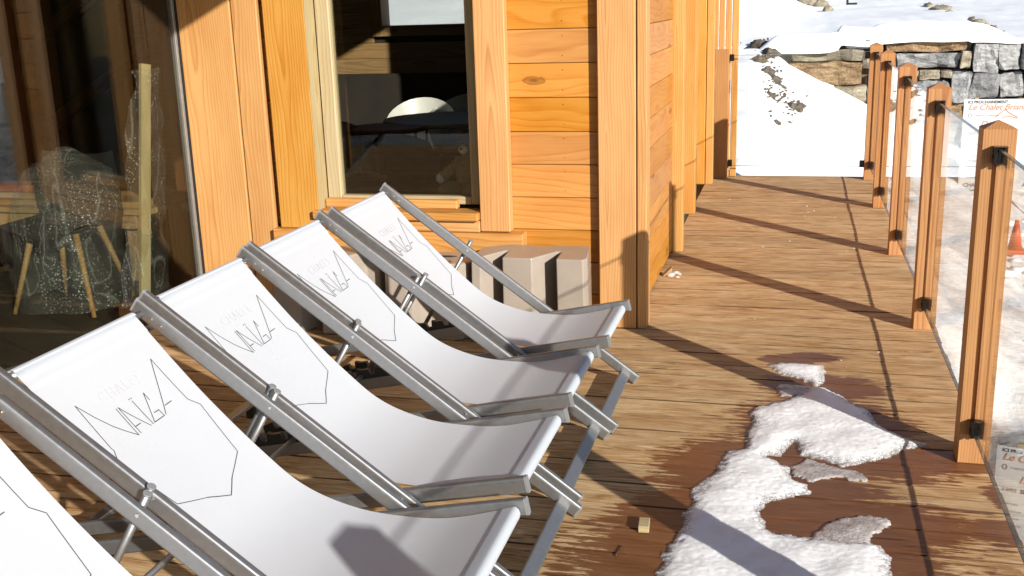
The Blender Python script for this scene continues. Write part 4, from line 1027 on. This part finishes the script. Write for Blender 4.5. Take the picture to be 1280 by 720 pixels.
bn2 = banner('site_banner', 0.95, H2, banner_lines(H2), (p.x, p.y, p.z-H2), -0.30, 'white printed site banner standing low in the yard, half hidden by the deck edge', (0.1, 0.8))
# traffic cone in the yard
def cone():
    p = bank_hit(1268, 314); b = MB(); n = 20
    b.tube((0, 0, 0.02), (0, 0, 0.34), 0.075, 0.02, n); b.box(-0.10, 0.10, -0.10, 0.10, -0.03, 0.02, 0.008)
    o = b.build('traffic_cone', M['orange'], None, (p.x, p.y, gz(p.x, p.y)+0.03)); tag(o, 'orange traffic cone standing in the dirty snow of the yard', 'traffic cone')
cone()
lumps = MB()
for k in range(60):
    x = random.uniform(1.9, 4.2); yv = random.uniform(9.6, 15.0); r = random.uniform(0.02, 0.07)
    lumps.blob((x, yv, gz(x, yv)+r*0.2), (r*1.6, r*1.2, r*0.5), 10, 7, 0.9, k)
tag(lumps.build('snow_lumps', M['snow_clean']), 'lumps of broken snow scattered over the yard', 'snow', None, 'stuff')

# ------------------------------------------------------------------ things inside, behind the glass
# pale batten leaning inside the glazed wall
p0 = at(181, 372, 0, -3.13); p1 = at(181, 80, 0, -3.10)
b = MB(); L = (p1-p0).length; b.box(-L/2, L/2, -0.028, 0.028, -0.012, 0.012, 0.002)
o = b.build('timber_batten', M['pale_wood']); ex = (p1-p0).normalized(); ez = Vector((0.95, -0.3, 0)); ez = (ez-ex*ez.dot(ex)).normalized(); ey = ez.cross(ex)
base = Vector((p0.x, p0.y, 0)); 
mw = Matrix((ex, ey, ez)).transposed().to_4x4(); mw.translation = (p0+p1)/2; o.matrix_world = mw
tag(o, 'pale timber batten wrapped in clear film, leaning behind the glazed wall', 'timber')
b = MB(); nu, nv = 14, 40; vs = []
for j in range(nv+1):
    for i in range(nu+1):
        q = j/nv; c = p0.lerp(p1, q*0.98); a = -1+2*i/nu; wd = 0.09+0.06*(1-q)+0.03*mnoise.noise(Vector((q*6, 3, 0)))
        c = c + Vector((0.035+0.03*mnoise.noise(Vector((a*2, q*9, 1)))-0.03*a*a, a*wd*1.4, 0)); vs.append(c)
n = nu+1; b.add(vs, [(j*n+i, j*n+i+1, (j+1)*n+i+1, (j+1)*n+i) for j in range(nv) for i in range(nu)], True)
fo = b.build('plastic_film', M['wrap']); tag(fo, 'crinkled clear film hanging around the pale timber batten', 'film')
pb = MB().box(p0.x-0.09, p0.x+0.05, p0.y-0.10, p0.y+0.10, -0.003, p0.z-0.004, 0.004).build('wood_block', M['dark_wood']); tag(pb, 'dark wood block carrying the pale timber batten', 'block')

# chair wrapped in bubble film
wc = empty('wrapped_chair', (-3.74, 4.78, 0)); tag(wc, 'shell chair with light wooden legs wrapped in bubble film behind the glass', 'chair')
for lx, ly in ((-0.235, -0.20), (0.25, -0.20), (-0.22, 0.20), (0.22, 0.20)):
    MB().tube((lx, ly, 0.0), (lx*0.55, ly*0.55, 0.42), 0.012, 0.018, 10).build('leg', M['inner_wood'], wc)
b = MB(); vs = []; n1, n2 = 16, 14
for j in range(n2+1):
    for i in range(n1+1):
        a = -1+2*i/n1; q = j/n2
        if q < 0.5: yv = -0.22+0.84*q*0.95; zz = 0.44-0.03*math.cos(a*1.2)+0.05*a*a
        else: yv = 0.18+0.10*(q-0.5); zz = 0.43+(q-0.5)*0.72+0.03*a*a
        vs.append((a*0.24*(1-0.25*max(0, q-0.7)), yv-0.10*a*a*max(0, q-0.4), zz))
b.add(vs, [(j*(n1+1)+i, j*(n1+1)+i+1, (j+1)*(n1+1)+i+1, (j+1)*(n1+1)+i) for j in range(n2) for i in range(n1)], True)
b.build('seat_shell', M['black_plastic'], wc)
b = MB(); vs = []; nu, nv = 40, 26
for j in range(nv+1):
    for i in range(nu):
        a = 2*math.pi*i/nu; q = j/nv; zz = 0.03+0.82*q
        rx = 0.33*(1-0.28*q) ; ry = 0.30*(1-0.55*q*q)
        if q > 0.85: rx *= 1-(q-0.85)*5.5; ry *= 1-(q-0.85)*5.5
        k = 1+0.14*mnoise.noise(Vector((math.cos(a)*2, math.sin(a)*2, q*4)))+0.06*mnoise.noise(Vector((math.cos(a)*6, math.sin(a)*6, q*10)))
        vs.append((rx*math.cos(a)*k, 0.02+ry*math.sin(a)*k+0.10*max(0, q-0.5), zz))
b.add(vs, [(j*nu+i, j*nu+(i+1) % nu, (j+1)*nu+(i+1) % nu, (j+1)*nu+i) for j in range(nv) for i in range(nu)], True)
b.build('bubble_film', M['wrap'], wc)
# trestle table with planks
tb = empty('trestle_table', (-4.55, 5.55, 0)); tag(tb, 'low wooden work table inside the glazed wall', 'table')
board('table_top', -5.6, -3.55, 5.25, 5.85, 0.405, 0.437, 'X', 'inner_wood', tb, 0.003)
board('apron', -5.5, -3.65, 5.27, 5.295, 0.32, 0.404, 'Xv', 'inner_wood', tb, 0.003)
for lx in (-5.45, -3.75):
    for ly in (5.31, 5.75): board('leg', lx, lx+0.06, ly, ly+0.06, 0.0, 0.404, 'Zx', 'inner_wood', tb, 0.003)
for i, (xa, xb, ya, za, mt, lab) in enumerate([(-5.4, -3.62, 5.30, 0.4375, 'inner_wood', 'long brown plank lying lowest on the work table'), (-5.3, -3.95, 5.33, 0.4745, 'inner_wood', 'shorter brown plank lying on the lowest plank of the work table'), (-5.2, -4.12, 5.36, 0.5115, 'red_wood', 'reddish plank on top of the stack on the work table')]):
    me = MB().box(-(xb-xa)/2, (xb-xa)/2, -0.09, 0.09, 0, 0.036, 0.003).build('plank', M[mt], None, ((xa+xb)/2, ya+0.09, za)); tag(me, lab, 'plank', 'planks stacked on the work table')

# room behind the front window: tables, chairs, bench, plush bear
def round_table(name, x, yv, r, h, mat, label):
    t = empty(name, (x, yv, 0)); tag(t, label, 'table')
    MB().tube((0, 0, h-0.03), (0, 0, h), r, n=36).build('table_top', M[mat], t)
    ring = MB(); n = 28
    for k in range(n):
        a0, a1 = 2*math.pi*k/n, 2*math.pi*(k+1)/n; ring.tube((r*.8*math.cos(a0), r*.8*math.sin(a0), 0.012), (r*.8*math.cos(a1), r*.8*math.sin(a1), 0.012), 0.01, n=6)
    ring.build('base_ring', M['steel_leg'], t)
    for k in range(4):
        a = math.pi/4+k*math.pi/2; MB().tube((r*.8*math.cos(a), r*.8*math.sin(a), 0.012), (r*.8*math.cos(a), r*.8*math.sin(a), h-0.03), 0.011, n=8).build('leg', M['steel_leg'], t)
P_ = lambda a, b, Y: at(a, b, 1, Y)
q = P_(484, 158, 6.8); round_table('round_table', q.x, 6.8, 0.26, q.z, 'red_wood', 'small round red wood table with thin steel legs inside the front window')
q = P_(560, 147, 7.3); round_table('round_table', q.x, 7.3, 0.46, q.z, 'pale_wood', 'wide round table with steel ring base inside the front window')
def tub_chair(x, yv, rz, h, label):
    t = empty('tub_chair', (x, yv, 0)); t.rotation_euler = (0, 0, rz); tag(t, label, 'chair', 'white tub chairs behind the window')
    b = MB(); vs = []; n1, n2 = 18, 10
    for j in range(n2+1):
        for i in range(n1+1):
            a = math.radians(-110+220*i/n1); q = j/n2; r = 0.20+0.07*q
            zz = 0.42+q*(h-0.42)*(0.45+0.55*math.cos(a*0.62)**2); vs.append((r*math.sin(a), r*math.cos(a), zz))
    b.add(vs, [(j*(n1+1)+i, j*(n1+1)+i+1, (j+1)*(n1+1)+i+1, (j+1)*(n1+1)+i) for j in range(n2) for i in range(n1)], True)
    b.tube((0, 0, 0.40), (0, 0, 0.44), 0.20, 0.21, 20); b.build('seat_shell', M['white_shell'], t)
    for sx in (-1, 1):
        for sy in (-1, 1): MB().tube((sx*0.2, sy*0.2, 0), (sx*0.12, sy*0.12, 0.40), 0.012, n=8).build('leg', M['steel_leg'], t)
q = P_(525, 135, 8.0); tub_chair(q.x, 8.0, 0.2, 0.80, 'white tub chair behind the wide round table, beside the small table')
q = P_(572, 135, 8.1); tub_chair(q.x, 8.1, -0.2, 0.82, 'white tub chair behind the wide round table, nearer the passage side')
def lounge_chair(x, yv, rz, label):
    t = empty('lounge_chair', (x, yv, 0)); t.rotation_euler = (0, 0, rz); tag(t, label, 'chair', 'dark lounge chairs behind the window')
    MB().box(-0.24, 0.24, -0.24, 0.24, 0.34, 0.43, 0.03).build('seat', M['floor_dark'], t)
    b = MB(); n1 = 12; vs = []
    for j in range(9):
        for i in range(n1+1):
            a = -1+2*i/n1; q_ = j/8; vs.append((a*0.23*(1-0.2*q_*q_), 0.20+0.10*q_-0.06*a*a, 0.43+0.36*q_-0.05*a*a*q_))
    b.add(vs, [(j*(n1+1)+i, j*(n1+1)+i+1, (j+1)*(n1+1)+i+1, (j+1)*(n1+1)+i) for j in range(8) for i in range(n1)], True); b.build('backrest', M['floor_dark'], t)
    for sx in (-1, 1):
        for sy in (-1, 1): MB().tube((sx*0.22, sy*0.22, 0), (sx*0.18, sy*0.18, 0.345), 0.012, n=8).build('leg', M['pale_wood'], t)
q = P_(440, 215, 6.5); lounge_chair(q.x, 6.5, 0.9, 'dark lounge chair beside the small red table, under the window jamb')
q = P_(540, 205, 6.2); lounge_chair(q.x, 6.2, 2.8, 'dark lounge chair between the wide round table and the plush bear')
bench = empty('wall_bench', (-3.0, 8.7, 0)); tag(bench, 'dark upholstered bench along the back wall under the window', 'bench')
MB().box(-1.6, 1.7, -0.30, 0.30, 0.0, 0.45, 0.03).build('seat', M['plaster_dark'], bench); MB().box(-1.6, 1.7, 0.18, 0.31, 0.452, 0.95, 0.03).build('backrest', M['plaster_dark'], bench)
# plush bear sitting on a stool by the window jamb
q = P_(588, 238, 5.28); st = empty('stool', (q.x, 5.28, 0)); tag(st, 'dark stool carrying the plush bear inside the window', 'stool')
hs = q.z-0.02
MB().tube((0, 0, hs-0.04), (0, 0, hs), 0.19, n=28).build('seat', M['dark_wood'], st)
for k in range(4):
    a = math.pi/4+k*math.pi/2; MB().tube((0.17*math.cos(a), 0.17*math.sin(a), 0), (0.12*math.cos(a), 0.12*math.sin(a), hs-0.04), 0.014, n=8).build('leg', M['dark_wood'], st)
bear = empty('plush_bear', (q.x+0.01, 5.28, hs)); tag(bear, 'brown plush bear with a knitted cap sitting inside the front window', 'toy'); bear.rotation_euler = (0, 0, -0.3)
b = MB(); b.blob((0, 0, 0.105), (0.088, 0.078, 0.112), 18, 12, 0.05, 2); b.blob((0, -0.005, 0.255), (0.068, 0.065, 0.066), 18, 12, 0.04, 3)
for sg in (-1, 1):
    b.blob((sg*0.062, 0.01, 0.305), (0.024, 0.014, 0.024), 10, 7, 0, 1)
    for k in range(5): b.blob((sg*(0.075+0.014*k), -0.018*k, 0.165-0.017*k), (0.030-0.001*k, 0.030, 0.032), 10, 7, 0, 1)
    for k in range(4): b.blob((sg*(0.05+0.008*k), -0.05-0.03*k, 0.038), (0.036, 0.04, 0.036), 10, 7, 0, 1)
b.build('body', M['plush'], bear)
b = MB(); b.blob((0, -0.062, 0.24), (0.03, 0.022, 0.024), 12, 8)
for sg in (-1, 1): b.blob((sg*0.138, -0.085, 0.088), (0.026, 0.026, 0.028), 10, 7)
b.build('muzzle_and_paws', M['plush_white'], bear)
b = MB(); b.blob((0, 0.004, 0.292), (0.073, 0.07, 0.046), 18, 10, 0.05, 4); b.blob((0, -0.002, 0.272), (0.077, 0.074, 0.014), 18, 6, 0.03, 5); b.build('cap', M['plush_dark'], bear)
b = MB()
for sg in (-1, 1): b.blob((sg*0.025, -0.066, 0.262), (0.007, 0.005, 0.007), 8, 6)
b.blob((0, -0.085, 0.247), (0.009, 0.006, 0.007), 8, 6); b.build('eyes_and_nose', M['black_plastic'], bear)
